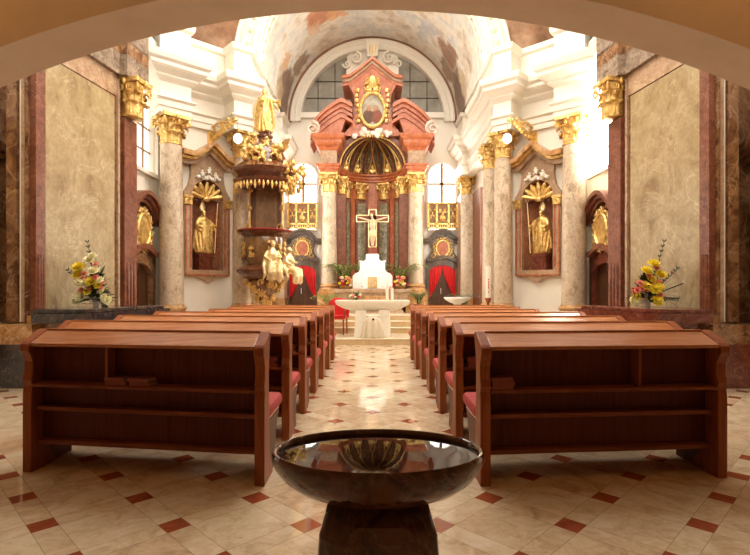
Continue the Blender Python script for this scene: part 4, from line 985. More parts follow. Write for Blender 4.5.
# flowers and foliage ------------------------------------------------
def bloom_mesh(name, mat, r, layers=3, n=9, seed=0):
    b = MB(); q = random.Random(seed)
    for l in range(layers):
        for k in range(n):
            a = 2 * pi * (k + .5 * l) / n + q.uniform(-.15, .15); e = .15 + .45 * l
            d = Vector((cos(a) * cos(e), sin(a) * cos(e), sin(e)))
            leaf(b, d * r * .12, d, (0, 0, 1), r * (1 - .12 * l), r * .62, .25, 3)
    b.ell((0, 0, r * .22), (r * .3, r * .3, r * .24), 8, 6)
    me = b.build(name, mat, None, 60)
    m = me.data; bpy.data.objects.remove(me); return m
BL = {k: bloom_mesh('bloom_' + k, m, 1.0, 3, 9, i) for i, (k, m) in enumerate((('yellow', PETALY), ('cream', PETALC), ('coral', PETALP), ('red', PETALR)))}
def bouquet(t, base, blooms, leaves_n, spread, height, leafmat=LEAFD, seed=0, low=.1, sprigs=()):
    """foliage and single blooms, parts of t; blooms = (kind, x, z, size) in metres from base, drawn towards the viewer"""
    r = random.Random(seed); B = Vector(base)
    b = MB()
    for k in range(leaves_n):
        a = r.uniform(0, 2 * pi); e = r.uniform(-.1, 1.3); d = Vector((cos(a) * cos(e), sin(a) * cos(e) * .8, sin(e)))
        o = B + Vector((0, 0, low)) + Vector((d.x * spread * .2, d.y * spread * .2, max(0, d.z) * height * r.uniform(.05, .6)))
        leaf(b, o, d, (0, 0, -1), r.uniform(.5, .95) * spread, spread * r.uniform(.14, .3), r.uniform(-.1, .4), 5)
    for (x, z, L) in sprigs:
        d = Vector((x, -.1, z)).normalized(); o = B + Vector((0, 0, low)); b.tube([o, o + d * L * .5, o + d * L], [.006, .005, .003], 5)
        for k in range(7):
            p = o + d * L * (.45 + .09 * k)
            for s in (-1, 1): leaf(b, p, d + Vector((s * .8, 0, s * .3)), (0, -1, .2), .05, .02, .1, 3)
    b.build('foliage', leafmat, t, 60, world=True)
    b = MB()
    for kind, x, z, s in blooms:
        b.tube([B + Vector((0, 0, low * .5)), B + Vector((x * .5, 0, z * .55)), B + Vector((x, -.06, z))], .004, 5)
    b.build('stems', LEAF, t, world=True)
    for kind, x, z, s in blooms:
        o = bpy.data.objects.new('bloom', BL[kind]); C.objects.link(o); o.parent = t
        y = -.10 - .10 * (1 - min(1, (x / spread) ** 2)) * (1 - .5 * z / height) + r.uniform(-.02, .02)
        p = parent_matrix(t).inverted() @ (B + Vector((x, y * spread / .3, z))); o.location = p
        o.scale = (s * 1.12, s * 1.12, s * 1.12); o.rotation_euler = (radians(65) - .5 * (z / height), 0, -x * 1.5 + r.uniform(-.3, .3)); o['label'] = kind + ' bloom'
    return t
def vase(t, base, r, h, mat=PORC):
    b = MB(); b.lathe([(r * .6, 0), (r * .75, .01), (r * .7, h * .2), (r, h * .65), (r * .95, h * .85), (r * .8, h)], base, 20); b.build('vase', mat, t, world=True)

px = 7.6 / F
t = thing('flower_arrangement', 'tall bouquet of yellow and cream blooms on the black left ledge', 'flowers', (-4.17, 7.55, 1.045), 0, 'ledge bouquets')
vase(t, (-4.17, 7.55, 1.045), .06, .16)
bl = [('yellow', -14, 44, 6), ('yellow', -15, 36, 5.5), ('yellow', 1.5, 28, 5.5), ('yellow', 8, 24, 4), ('cream', -3, 52, 5), ('cream', 2, 57, 4.5), ('cream', 4, 40, 5.5), ('cream', -6, 26, 5), ('cream', -13, 27, 5), ('cream', 10, 30, 4), ('cream', 12, 18, 4), ('cream', -15, 11, 5), ('cream', -20, 6, 4), ('cream', 18, 7, 4.5), ('cream', 14, 11, 3.5),
      ('coral', -9, 37, 3.2), ('coral', -10, 31, 3.2), ('coral', 5, 48, 2.8), ('coral', 6, 33, 3.2), ('coral', 11, 27, 3), ('coral', -1, 21, 3), ('coral', -11, 19, 3), ('coral', 3, 43, 2.6), ('coral', -6, 31, 2.6), ('coral', 12, 21, 2.6), ('yellow', -4, 17, 4)]
K = px * .92
bouquet(t, (-4.17, 7.55, 1.045), [(k, x * K * .95, z * K * .93, s * K) for k, x, z, s in bl], 120, .27, .6, LEAFD, 2, .13, ((-.9, .95, .58), (-.1, 1, .85), (.4, -.3, .3)))
t = thing('flower_arrangement', 'bouquet of coral roses and yellow blooms with palm leaves on the dark red right ledge', 'flowers', (4.15, 7.55, 1.045), 0, 'ledge bouquets')
vase(t, (4.15, 7.55, 1.045), .055, .2)
bl = [('yellow', 2, 46, 6), ('yellow', -6, 38, 6), ('yellow', 10, 34, 5.5), ('yellow', -2, 29, 5), ('yellow', 1, 18, 6), ('yellow', 6, 20, 5), ('yellow', 3, 5, 5.5), ('yellow', -18, 11, 5), ('cream', -21, 4, 5), ('yellow', -9, 22, 5),
      ('coral', 4, 42, 3.8), ('coral', -5, 34, 3.4), ('coral', -2, 31, 3.4), ('coral', 7, 26, 3.6), ('coral', 1, 23, 3.4), ('coral', -14, 25, 3.6), ('coral', -12, 19, 3.8), ('coral', -8, 18, 3.8), ('coral', -17, 17, 3.6), ('coral', -20, 15, 3), ('coral', 5, 17, 3.6), ('coral', 7, 11, 3.6), ('coral', -9, 24, 3.2)]
bouquet(t, (4.15, 7.55, 1.045), [(k, x * K * .95, z * K * .93 + .02, s * K) for k, x, z, s in bl], 130, .27, .5, LEAFD, 5, .15, ((.25, 1, .86), (.9, .9, .6), (1, .4, .5), (.9, -.05, .42)))
b = MB(); B = Vector((4.19, 7.5, 1.045))
for k in range(10):
    a = radians(-25 + 12 * k); d = Vector((cos(a), -.05, sin(a)))
    leaf(b, B + Vector((.03, -.02, .2)), d, (0, 0, -1), .42, .025, .12, 6)
b.build('palm_leaf', LEAFD, t, 60, world=True)

def palm(t, base, n, L, seed, mat=LEAFY, up=.9, arch=.6, ymul=.5, sprd=2 * pi, a0=0, lw=.02):
    r = random.Random(seed); B = Vector(base); b = MB()
    for k in range(n):
        a = a0 + sprd * k / n + r.uniform(-.3, .3); l = L * r.uniform(.75, 1.1); dx, dy = cos(a), sin(a) * ymul
        pts = [B + Vector((dx * l * (.15 + .55 * q * q) * q ** .3, dy * l * (.15 + .55 * q * q), l * (up * q - arch * q * q * q))) for q in [i / 9 for i in range(10)]]
        b.tube(pts, [.008 - .005 * i / 9 for i in range(10)], 5)
        for i in range(2, 10):
            tan = (pts[i] - pts[i - 1]).normalized(); sd = tan.cross(Vector((0, 0, 1)))
            if sd.length < .01: sd = Vector((1, 0, 0))
            sd.normalize()
            for s in (-1, 1): leaf(b, pts[i], sd * s + tan * .8, (0, 0, -1), l * .28 * (1.1 - i / 12), lw, .25, 4)
    b.build('fronds', mat, t, 60, world=True)
for s, nm in SIDES:
    x = s * 1.02
    t = thing('flower_arrangement', 'round bowl of pink and yellow flowers at the %s end of the high altar' % nm, 'flowers', (s * .82, 15.0, 1.33), 0, 'high altar bouquets')
    b = MB(); b.lathe([(.08, 0), (.16, .05), (.18, .09), (.15, .1)], (s * .82, 15.0, 1.33), 18); b.build('bowl', BRONZE, t, world=True)
    r = random.Random(21 + s); bl = []
    for k in range(20):
        a = r.uniform(0, pi); q = r.uniform(.05, .21); kd = r.choice(('yellow', 'yellow', 'cream', 'coral', 'coral', 'red') if s < 0 else ('cream', 'yellow', 'coral', 'coral', 'red'))
        bl.append((kd, q * cos(a) * 1.1, .1 + q * sin(a) * 1.25, r.uniform(.038, .055)))
    bouquet(t, (s * .82, 15.0, 1.33), bl, 40, .22, .4, LEAF, 9 + s, .08)
    t = thing('potted_palm', 'feathery green palm rising behind the %s end of the high altar' % nm, 'plant', (s * .86, 15.22, 1.33), 0, 'high altar palms')
    b = MB(); b.lathe([(.06, 0), (.09, .12), (.085, .12)], (s * .86, 15.22, 1.33), 16); b.build('pot', TERRA, t, world=True)
    palm(t, (s * .86, 15.22, 1.42), 17, 1.05, 31 + s, LEAFY, 1.1, .55, .2, lw=.032)
t = thing('potted_palm', 'low green palm on the floor by the left end of the high altar', 'plant', (-1.3, 14.35, .6), 0, 'floor palms')
b = MB(); b.lathe([(.1, 0), (.15, .24), (.14, .24)], (-1.3, 14.35, .6), 16); b.build('pot', TERRA, t, world=True); palm(t, (-1.3, 14.35, .82), 12, .7, 41, LEAFY, 1.0, .6, .5)
t = thing('potted_palm', 'bushy dark green palm by the right end of the high altar', 'plant', (1.32, 14.35, .6), 0, 'floor palms')
b = MB(); b.lathe([(.1, 0), (.15, .3), (.14, .3)], (1.32, 14.35, .6), 16); b.build('pot', TERRA, t, world=True); palm(t, (1.32, 14.35, .86), 15, .78, 42, LEAF, 1.0, .55, .5)
t = thing('potted_palm', 'taller green palm between the white basin and the paschal candle', 'plant', (2.62, 13.55, .3), 0, 'floor palms')
t.location = (2.45, 13.42, .3)
b = MB(); b.lathe([(.1, 0), (.15, .5), (.14, .5)], (2.45, 13.42, .3), 16); b.build('pot', TERRA, t, world=True); palm(t, (2.45, 13.42, .78), 12, .62, 43, LEAF, 1.1, .5, .4)
t = thing('potted_palm', 'small leafy plant at the foot of the paschal candle', 'plant', (2.45, 12.2, .15), 0, 'floor palms')
b = MB(); b.lathe([(.09, 0), (.13, .5), (.12, .5)], (2.45, 12.2, .15), 16); b.build('pot', TERRA, t, world=True); palm(t, (2.45, 12.2, .62), 11, .46, 44, LEAF, .85, .6, .5, lw=.03)

# candlesticks on the high altar
for s, nm in SIDES:
    t = thing('candle_holder', 'small glass candle holder beside the tabernacle on the %s' % nm, 'candle', (s * .30, 14.88, 1.33), 0, 'tabernacle candles')
    b = MB(); b.lathe([(.04, 0), (.045, .01), (.02, .03), (.02, .06), (.05, .08), (.05, .1)], (s * .30, 14.88, 1.33), 14); b.build('holder', PORC, t, world=True)
    b = MB(); b.lathe([(.035, .1), (.035, .2), (.01, .205)], (s * .30, 14.88, 1.33), 12); b.build('candle', WAX, t, world=True)
t = thing('sanctuary_lamp', 'small red glass lamp standing on the high altar', 'lamp', (.54, 14.9, 1.33))
b = MB(); b.lathe([(.05, 0), (.06, .02), (.02, .04), (.02, .05), (.055, .07)], (.54, 14.9, 1.33), 14); b.build('foot', GOLD, t, world=True)
b = MB(); b.lathe([(.05, .07), (.06, .1), (.06, .17), (.045, .18)], (.54, 14.9, 1.33), 14); b.build('red_glass', glow('red_lamp_glass', (.9, .04, .02), .6), t, world=True)

# ================================================================== FRONT ALTAR AND FURNITURE
ta = thing('altar_table', 'pale stone altar table with boat-shaped top on two legs', 'altar', (0, 12.4, .15))
n = 24; top = []
for q, z, sy in ((.52, .80, .6), (.72, .86, .8), (.88, .95, .95), (.905, 1.02, 1), (.905, 1.05, 1)):
    top.append([(-q, 12.4 - .38 * sy, z), (q, 12.4 - .38 * sy, z), (q, 12.4 + .38 * sy, z), (-q, 12.4 + .38 * sy, z)])
b = MB(); b.loft(top); b.build('top', ALTARM, ta, world=True, smooth=30, bevel=.01)
for s in (-1, 1):
    b = MB(); b.prism([(s * .14, .15), (s * .44, .15), (s * .42, .82), (s * .16, .82)], 12.1, 12.7); b.build('leg', ALTARM, ta, world=True, smooth=0, bevel=.012)
dr = thing('draped_stand', 'little stand draped with pale cloth between the legs of the altar table', 'cloth', (0, 12.02, .15))
b = MB(); n = 64; rings = []
for z, q in ((.15, .27), (.2, .27), (.3, .25), (.42, .235), (.54, .21), (.62, .17), (.66, .1), (.67, .02)):
    rings.append([(q * (1 + .13 * sin(9 * 2 * pi * j / n + z * 3) * (1 - (z - .15) / .6) + .03 * sin(17 * 2 * pi * j / n)) * cos(2 * pi * j / n), 11.97 + .42 * q * (1 + .42 * sin(9 * 2 * pi * j / n + 1) * (1 - (z - .15) / .6)) * sin(2 * pi * j / n), z) for j in range(n)])
b.loft(rings); b.build('cloth', plain('pale_cloth', (.66, .57, .42), .7, var=.05), dr, world=True, smooth=180)
b = MB(); b.tube([(-.16, 11.97, .68), (.16, 11.97, .68)], .02, 8); b.build('cross_bar', ALTARM, dr, world=True)
b = MB(); b.ell((.02, 11.90, .60), (.035, .03, .03), 8, 6); b.build('knot', IRON, dr, world=True)
for x, nm in ((.36, 'left'), (.48, 'right')):
    t = thing('candle', '%s one of two thick white candles on the altar table' % nm, 'candle', (x, 12.25, 1.05), 0, 'altar table candles')
    b = MB(); b.lathe([(.034, 0), (.034, .33 if nm == 'left' else .30), (.028, .335 if nm == 'left' else .305), (.01, .325 if nm == 'left' else .295)], (x, 12.25, 1.05), 16); b.build('wax', WAX, t, world=True)
    b = MB(); b.tube([(x, 12.25, 1.36 if nm == 'left' else 1.34), (x, 12.25, 1.40 if nm == 'left' else 1.37)], .004, 5); b.build('wick', IRON, t, world=True)
    b = MB(); b.lathe([(.05, 0), (.05, .012), (.035, .02)], (x, 12.25, 1.05), 16); b.build('saucer', GOLD, t, world=True)
t = thing('flower_arrangement', 'low spray of pink and white flowers lying on the altar table', 'flowers', (-.40, 12.3, 1.05), 0)
r = random.Random(4); bl = [(r.choice(('cream', 'coral', 'cream', 'red')), r.uniform(-.14, .14), r.uniform(.06, .14), r.uniform(.025, .038)) for k in range(13)]
bouquet(t, (-.40, 12.3, 1.05), bl, 40, .24, .1, LEAF, 12, .03)

ch = thing('armchair', 'red upholstered chair with rounded back standing behind the altar table', 'chair', (-.93, 12.98, .15), radians(-8))
b = MB(); prof = [(-.28, .42), (-.29, .70), (-.25, .83), (-.15, .92), (0, .95), (.15, .92), (.25, .83), (.29, .70), (.28, .42)]
b.holed(prof, [], .20, .27); b.build('backrest', VELVET, ch, bevel=.02, smooth=0)
b = MB(); b.box(-.24, .24, -.24, .22, .40, .50); b.build('seat', VELVET, ch, bevel=.025, smooth=0)
for x in (-.22, .22):
    for y in (-.21, .24):
        b = MB(); b.tube([(x, y, .40), (x * 1.02, y * 1.04, 0)], [.025, .016], 8); b.build('leg', WOODZ, ch)
    b = MB(); b.tube([(x * 1.12, .22, .66), (x * 1.16, 0, .66), (x * 1.14, -.2, .62), (x * 1.08, -.22, .42)], .02, 8); b.build('armrest', WOODZ, ch)

wb = thing('stone_basin', 'small white stone basin on a tapered foot before the right curtained door', 'basin', (2.16, 12.75, .15))
b = MB(); b.lathe([(.10, .80), (.2, .84), (.30, .90), (.335, .935), (.34, .965), (.30, .96), (.26, .93), (.05, .92)], (2.16, 12.75, .15), 28); b.build('bowl', WHITEST, wb, world=True)
b = MB(); b.lathe([(.19, 0), (.17, .04), (.13, .08), (.11, .4), (.085, .7), (.1, .8), (.12, .815)], (2.16, 12.75, .15), 20); b.build('pedestal', ALTARM, wb, world=True)
pc = thing('paschal_candle', 'tall white paschal candle with red marks on a dark stand by the right columns', 'candle', (2.62, 11.55, 0))
X0, Yp = 2.66, 11.5
pc.location = (X0, Yp, 0)
b = MB(); b.lathe([(.17, 0), (.17, .03), (.08, .07), (.03, .14), (.028, .6), (.045, .64), (.03, .68), (.028, 1.0), (.07, 1.08), (.075, 1.12)], (X0, Yp, 0), 18); b.build('stand', WOODZ, pc, world=True)
b = MB(); b.lathe([(.058, 1.12), (.058, 1.84), (.045, 1.85), (.01, 1.84)], (X0, Yp, 0), 18); b.build('candle', WAX, pc, world=True)
b = MB()
for z in (1.25, 1.36, 1.42, 1.48, 1.54): b.ell((X0 - .005, Yp - .057, z), (.016, .006, .02), 7, 5)
b.box(X0 - .004, X0 + .004, Yp - .064, Yp - .05, 1.3, 1.5); b.build('red_marks', PETALR, pc, world=True)

# ================================================================== PULPIT
PX, PY = -2.42, 11.25
pu = thing('pulpit', 'baroque walnut pulpit with gilded figures and canopy hung on the left column', 'pulpit', (PX, PY, .95))
def octo(prof, n=8, rot=pi / 8, name='x', mat=None, par=pu, sm=25):
    b = MB(); b.lathe(prof, (PX, PY, 0), n, rot=rot); return b.build(name, mat, par, world=True, smooth=sm)
octo([(.36, 1.86), (.42, 2.0), (.45, 2.2), (.46, 2.38), (.44, 2.48)], 16, 0, 'body', PANELW, sm=35)
octo([(.44, 2.46), (.5, 2.49), (.54, 2.53), (.60, 2.555), (.61, 2.59), (.6, 2.6)], 16, 0, 'parapet', PULPW)
octo([(.62, 2.6), (.625, 2.615), (.6, 2.63), (.3, 2.63)], 16, 0, 'velvet_rim', CRIMS)
octo([(.30, 1.50), (.42, 1.54), (.54, 1.60), (.62, 1.68), (.63, 1.74), (.56, 1.80), (.44, 1.84), (.38, 1.88)], 16, 0, 'lower_moulding', PULPW, sm=50)
octo([(.03, .94), (.1, 1.0), (.14, 1.1), (.24, 1.24), (.34, 1.38), (.38, 1.5), (.3, 1.54)], 16, 0, 'corbel', PANELW, sm=50)
r = random.Random(8); b = MB()
for k in range(46):
    a = r.uniform(pi * .9, 2.2 * pi); z = r.uniform(.95, 1.52); q = .06 + .58 * (z - .93) ** .9 + .02
    p = Vector((PX + q * cos(a), PY + q * sin(a), z)); Mx = Matrix.Translation(p) @ Matrix.Rotation(a + pi / 2, 4, 'Z'); b.M = Mx
    scroll(b, (0, 0), r.uniform(.05, .11), r.uniform(0, 6), 1, 0, .02, r.choice((-1, 1)), 12); b.ell((0, -.02, 0), (.03, .025, .05), 7, 5)
b.M = Matrix.Identity(4); b.tube([(PX, PY - .05, .98), (PX, PY - .06, .9), (PX, PY - .05, .86)], [.05, .06, .02], 8)
b.build('gilt_foliage', GOLD, pu, world=True)
b = MB()
for a in (pi * 1.08, pi * 1.92):
    for z in (2.08, 2.2, 2.32): b.ell((PX + .47 * cos(a), PY + .47 * sin(a), z), (.04, .04, .07), 8, 6)
    b.build('gilt_drop', GOLD, pu, world=True); b = MB()
for a in (1.18, 1.36, 1.62, 1.8):
    b.M = Matrix.Translation((PX + .47 * cos(pi * a), PY + .47 * sin(pi * a), 2.2)) @ Matrix.Rotation(pi * a + pi / 2, 4, 'Z')
    scrollwork(b, 0, 0, .14, .4, 0, int(a * 100), 3, .012, .01)
    b.build('gilt_scrolls', GOLD, pu, world=True); b = MB()
b = MB(); seated(b, (PX + .26, PY - .47, 1.78), .72, 1, radians(24)); f1 = b.build('seated_figure', GOLDW, pu, world=True, remesh=.014); f1['label'] = 'pale gilded seated figure on the front of the parapet'
b = MB(); seated(b, (PX + .58, PY - .22, 1.70), .66, 2, radians(62)); f2 = b.build('seated_figure', GOLDW, pu, world=True, remesh=.014); f2['label'] = 'pale gilded seated figure on the altar side'
# back board and posts
b = MB(); b.box(PX - .42, PX + .30, PY + .42, PY + .50, 2.55, 3.95); bb = b.build('backboard', PULPW, pu, world=True, smooth=0)
b = MB(); b.box(PX - .30, PX + .20, PY + .40, PY + .42, 2.75, 3.75); b.build('board_panel', PANELW, bb, world=True, smooth=0)
b = MB(); b.box(PX - .62, PX - .3, PY + .35, PY + .62, 2.0, 2.3); b.build('wall_bracket', PULPW, pu, world=True, smooth=0)
for x in (-.43, .32):
    b = MB(); b.tube([(PX + x, PY + .34, 2.62), (PX + x, PY + .34, 3.0), (PX + x, PY + .34, 3.82)], [.035, .025, .03], 8)
    for z in (2.66, 3.2, 3.6, 3.75): b.ell((PX + x, PY + .34, z), (.06, .05, .08), 8, 6)
    scroll(b, (PX + x - .05, 2.75), .09, 0, 1.2, PY + .32, .02, 1, 14); scroll(b, (PX + x, 3.66), .1, 0, 1.2, PY + .32, .025, -1, 14)
    b.build('gilt_post', GOLD, pu, world=True)
# canopy
cn = octo([(.60, 3.60), (.68, 3.66), (.70, 3.72), (.62, 3.76), (.68, 3.84), (.74, 3.88), (.76, 3.94), (.60, 4.06), (.5, 4.14)], 16, 0, 'canopy', PULPW)
octo([(.5, 4.12), (.46, 4.26), (.40, 4.4), (.30, 4.52), (.20, 4.6), (.15, 4.64), (.15, 4.70), (.18, 4.72), (.18, 4.76), (.12, 4.79), (.14, 4.83)], 16, 0, 'dome', PULPW, cn, 50)
b = MB()
for k in range(30):
    a = pi * .95 + 1.25 * pi * k / 29; L = .12 if k % 2 else .18
    b.tube([(PX + .66 * cos(a), PY + .66 * sin(a), 3.64), (PX + .66 * cos(a), PY + .66 * sin(a), 3.64 - L * .5), (PX + .66 * cos(a), PY + .66 * sin(a), 3.64 - L)], [.012, .034, .006], 6)
b.build('fringe', GOLD, cn, world=True)
b = MB()
for k in range(34):
    a = r.uniform(-.5, .9) - .3; q = r.uniform(.5, .92); p = Vector((PX + q * cos(a), PY + q * sin(a) * .6 - .2, r.uniform(3.45, 4.1)))
    b.M = Matrix.Translation(p); scroll(b, (0, 0), r.uniform(.05, .10), r.uniform(0, 6), 1, 0, .022, r.choice((-1, 1)), 12); b.ell((0, 0, 0), (.05, .04, .06), 7, 5)
b.M = Matrix.Identity(4); b.build('gilt_spray', GOLD, cn, world=True)
b = MB(); putto(b, (PX + .06, PY - .55, 4.18), .16, 1); putto(b, (PX + .30, PY - .40, 4.30), .14, 2); putto(b, (PX - .22, PY - .42, 4.28), .13, 3); putto(b, (PX + .1, PY - .3, 4.52), .12, 5)
for k in range(22): b.ell((PX + r.uniform(-.35, .45), PY - .45 + r.uniform(-.1, .15), r.uniform(4.0, 4.45)), (.07, .06, .07), 8, 6)
b.build('putti', GOLD, cn, world=True, remesh=.016)
b = MB()
leaf(b, (PX + .35, PY - .4, 4.3), (1, -.1, .9), (0, -1, .3), .38, .16, .1); leaf(b, (PX + .3, PY - .42, 4.25), (1, 0, .5), (0, -1, .3), .34, .14, .1); b.build('dark_wing', BRONZE, cn, world=True)
ss = thing('saint_statue', 'gilded standing saint statue on top of the pulpit canopy', 'statue', (PX, PY, 4.83))
b = MB(Matrix.Translation((PX, PY, 4.83))); figure(b, 1.0, ((.34, -.06, .70), (.0, -.2, .66)), -.04, 6, 5, 1.02); b.build('robed_figure', GOLD, ss, world=True, remesh=.014)
b = MB(Matrix.Translation((PX, PY, 4.83))); b.tube([(-.18, .05, .75), (-.24, .08, .5), (-.2, .1, .2), (-.26, .06, .05)], [.04, .07, .06, .02], 8); b.tube([(.16, .02, .72), (.27, .0, .6), (.3, .02, .5)], [.04, .05, .01], 8); b.build('cloak', GOLDW, ss, world=True)

# ================================================================== PEWS
END = [(0, 0), (.27, 0), (.27, .05), (.21, .11), (.17, .2), (.16, .40), (.18, .46), (.16, .54), (.145, .6), (.145, .75), (.155, .82), (.175, .89), (.20, .96), (.205, .995), (.19, 1.012), (.165, 1.008), (.0, .935), (-.025, .915), (-.03, .87), (-.005, .84), (.018, .79), (.018, .71), (-.006, .66), (.012, .62), (0, .56)]
def make_pew(L, sx, label, loc):
    t = thing('pew', label, 'pew', loc, 0, 'pews')
    Sh = Matrix.Identity(4); Sh[1][0] = math.tan(abs(SKEW[sx]))      # benches run askew, their ends stay parallel to the aisle
    M = Matrix.Scale(sx, 4, (1, 0, 0)) @ Sh; T = .07
    for x in (0, L - T):
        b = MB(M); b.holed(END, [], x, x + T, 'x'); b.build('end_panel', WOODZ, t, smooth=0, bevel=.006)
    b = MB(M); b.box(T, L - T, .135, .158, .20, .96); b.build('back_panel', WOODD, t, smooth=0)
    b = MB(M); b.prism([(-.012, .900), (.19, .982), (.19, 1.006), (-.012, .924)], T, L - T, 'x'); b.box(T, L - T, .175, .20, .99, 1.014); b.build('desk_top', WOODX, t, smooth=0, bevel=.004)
    b = MB(M); b.box(T, L - T, -.0, .15, .612, .634); b.build('book_shelf', WOODR, t, smooth=0, bevel=.003)
    b = MB(M); b.box(T, L - T, .06, .14, .43, .46); b.build('rail', WOODR, t, smooth=0, bevel=.004)
    b = MB(M); b.box(T, L - T, .07, .165, .185, .215); b.build('bottom_rail', WOODR, t, smooth=0, bevel=.004)
    b = MB(M); b.box(L * .64, L * .64 + .018, .03, .14, .634, .915); b.build('divider', WOODZ, t, smooth=0)
    b = MB(M); b.box(T * .3, L - T * .3, .158, .62, .375, .405); b.build('seat', WOODX, t, smooth=0, bevel=.004)
    for x in (.018, L - .058):
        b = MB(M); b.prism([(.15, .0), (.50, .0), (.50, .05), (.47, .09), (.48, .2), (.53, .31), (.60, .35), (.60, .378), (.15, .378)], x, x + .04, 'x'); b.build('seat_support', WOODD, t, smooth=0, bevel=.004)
    b = MB(M); b.box(T, L - T, .50, .52, .26, .38); b.build('seat_rail', WOODX, t, smooth=0, bevel=.004)
    b = MB(M); b.box(-.004, L + .004, .165, .655, .406, .498); c = b.build('seat_cushion', CUSH, t, smooth=0, bevel=.03); c['label'] = 'long red seat cushion'
    return t
ROWD = [3.3 + .99 * i for i in range(7)]
LEN = {-1: [1.785, 2.23, 2.23, 2.23, 1.80, 1.80, 1.80], 1: [1.74, 2.09, 2.09, 2.09, 1.81, 1.81, 1.81]}
SKEW = {-1: radians(-8.5), 1: radians(5.0)}      # the two blocks of pews stand slightly askew to the aisle
ORD = ['nearest the font', 'second from the font', 'third from the font', 'fourth from the font', 'third from the altar', 'second from the altar', 'nearest the altar']
protos = {}
bk = {}
for s, nm in SIDES:
    for i, d in enumerate(ROWD):
        lab = 'wooden pew in the %s block, %s' % (nm, ORD[i]); loc = (s * .713, d, 0)
        key = (s, LEN[s][i])
        if i == 0: lab = 'rear wooden pew of the %s block, its back and book shelf facing us' % nm
        if key in protos: dup(protos[key], loc, None, lab)
        else: protos[key] = make_pew(LEN[s][i], s, lab, loc)

# hymn books lying on the pew shelves
def book_proto(w, d, h):
    t = thing('book', 'x', 'book', (0, 0, 0), 0, 'hymn books')
    b = MB(); b.box(-w / 2, w / 2, -d / 2, d / 2, 0, .003); b.box(-w / 2, w / 2, -d / 2, d / 2, h - .003, h); b.box(-w / 2, w / 2, -d / 2, -d / 2 + .004, 0, h); b.build('cover', BOOKM, t, smooth=0)
    b = MB(); b.box(-w / 2 + .005, w / 2 - .005, -d / 2 + .004, d / 2 - .005, .003, h - .003); b.build('pages', PAPER, t, smooth=0)
    return t
bp = book_proto(.15, .11, .026); first = True
def put_book(x, y, z, rz, lab):
    global first
    if first:
        bp.location = (x, y, z); bp.rotation_euler = (0, 0, rz); bp['label'] = lab; first = False
    else: dup(bp, (x, y, z), rz, lab)
LV = ['bottom', 'middle', 'top']
stacks = [(-1, 0, -1.78, 2), (-1, 0, -1.60, 2), (1, 0, .86, 3), (-1, 1, -.89, 3), (1, 1, .89, 3), (-1, 2, -.89, 3), (1, 2, .89, 3), (-1, 3, -.89, 2), (1, 3, .89, 2)]
for s, row, x, n in stacks:
    nm = 'left' if s < 0 else 'right'
    for k in range(n):
        lv = LV[k] if n == 3 else ('bottom', 'top')[k]
        if row == 0 and s < 0: where = '%s of the rear left pew\'s shelf' % ('outer stack' if x < -1.6 else 'aisle-side stack'); lab = '%s red book in the %s' % (lv, where)
        else: lab = '%s red book on the shelf of the %s pew %s' % (lv, nm, 'at the rear' if row == 0 else ORD[row])
        q = Vector((x + (.012 if k % 2 else 0) * s - s * .713, .070 + .003 * k)); q.y += abs(q.x) * math.tan(abs(SKEW[s]))
        put_book(s * .713 + q.x, ROWD[row] + q.y, .6345 + .0268 * k, SKEW[s] + radians((3, -4, 2)[k] if row else (1, -2, 2)[k]), lab)

# ================================================================== FONT
FX, FY = .017, 1.582; A_, B_ = .333, .223
fo = thing('baptismal_font', 'polished dark brown stone font with wide shallow bowl in the foreground', 'font', (FX, FY, 0))
def ering(q, z, n=64): return [(FX + A_ * q * cos(2 * pi * j / n), FY + B_ * q * sin(2 * pi * j / n), z) for j in range(n)]
b = MB(); b.loft([ering(q, z) for q, z in ((.30, .645), (.42, .648), (.6, .66), (.78, .685), (.90, .715), (.97, .748), (1.0, .775), (1.0, .788), (.99, .797), (.975, .80), (.955, .797), (.945, .788), (.90, .74), (.78, .70), (.55, .675), (.2, .665), (.02, .665))]); b.build('bowl', FONTM, fo, world=True, smooth=60)
b = MB(); b.loft([ering(q, z) for q, z in ((.30, .684), (.56, .694), (.785, .7185), (.905, .7525), (.938, .780), (.9385, .7835), (.6, .784), (.2, .784), (.02, .784))]); b.build('water', WATER, fo, world=True, smooth=60)
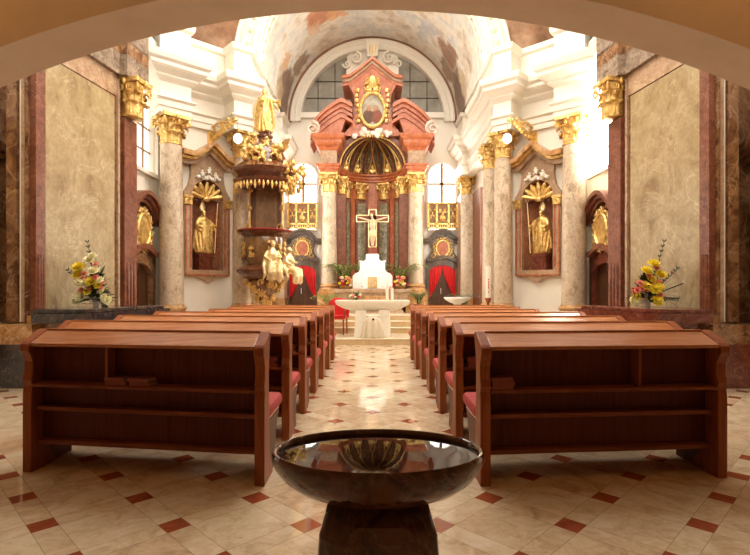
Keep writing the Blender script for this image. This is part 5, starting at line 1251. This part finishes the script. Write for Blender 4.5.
b = MB(); b.loft([ering(q, z) for q, z in ((.942, .786), (.90, .752), (.78, .718), (.55, .694), (.2, .684), (.02, .684))], False); b.build('bowl_lining', plain('damp_stone', (.05, .018, .009), .6, var=.3, scale=12, spec=.1), fo, world=True, smooth=180)  # matte lining added inside the bowl to keep glints off its floor
# faceted pedestal
def sq(h, c, z): return [(FX + x, FY + y, z) for x, y in ((h - c, -h), (h, -h + c), (h, h - c), (h - c, h), (-h + c, h), (-h, h - c), (-h, -h + c), (-h + c, -h))]
b = MB(); b.loft([sq(.175, .012, 0), sq(.18, .012, .25), sq(.178, .03, .50), sq(.174, .05, .58), sq(.16, .09, .622), sq(.116, .075, .652), sq(.09, .05, .66)]); b.build('pedestal', FONTM, fo, world=True, smooth=0, bevel=.012)

# ================================================================== LIGHT AND CAMERA
def point(name, loc, e, col, r):
    l = bpy.data.lights.new(name, 'POINT'); l.energy = e; l.color = col; l.shadow_soft_size = r
    o = bpy.data.objects.new(name, l); C.objects.link(o); o.location = loc; return o
point('loft_lamp', (-2.6, 2.1, 3.95), 7, (1, .40, .10), .12)
point('loft_lamp', (2.6, 2.1, 3.95), 7, (1, .40, .10), .12)

w = bpy.data.worlds.new('World'); bpy.context.scene.world = w; w.use_nodes = True
w.node_tree.nodes['Background'].inputs[0].default_value = (1, .9, .75, 1); w.node_tree.nodes['Background'].inputs[1].default_value = .3

cam = bpy.data.cameras.new('camera'); co = bpy.data.objects.new('camera', cam); C.objects.link(co)
co.location = (0, 0, HC); co.rotation_euler = (pi / 2, 0, 0)
cam.sensor_width = 36; cam.sensor_fit = 'HORIZONTAL'; cam.lens = 36 * F / 750
cam.shift_x = (375 - VX) / 750; cam.shift_y = (HY - 277.5) / 750; cam.clip_start = .05
sc = bpy.context.scene; sc.camera = co
sc.view_settings.view_transform = 'Standard'; sc.view_settings.look = 'None'; sc.view_settings.gamma = 1; sc.view_settings.use_curve_mapping = False
sc.view_settings.exposure = 1.0
sc.cycles.use_denoising = True; sc.cycles.max_bounces = 8; sc.cycles.diffuse_bounces = 5; sc.cycles.sample_clamp_indirect = 8
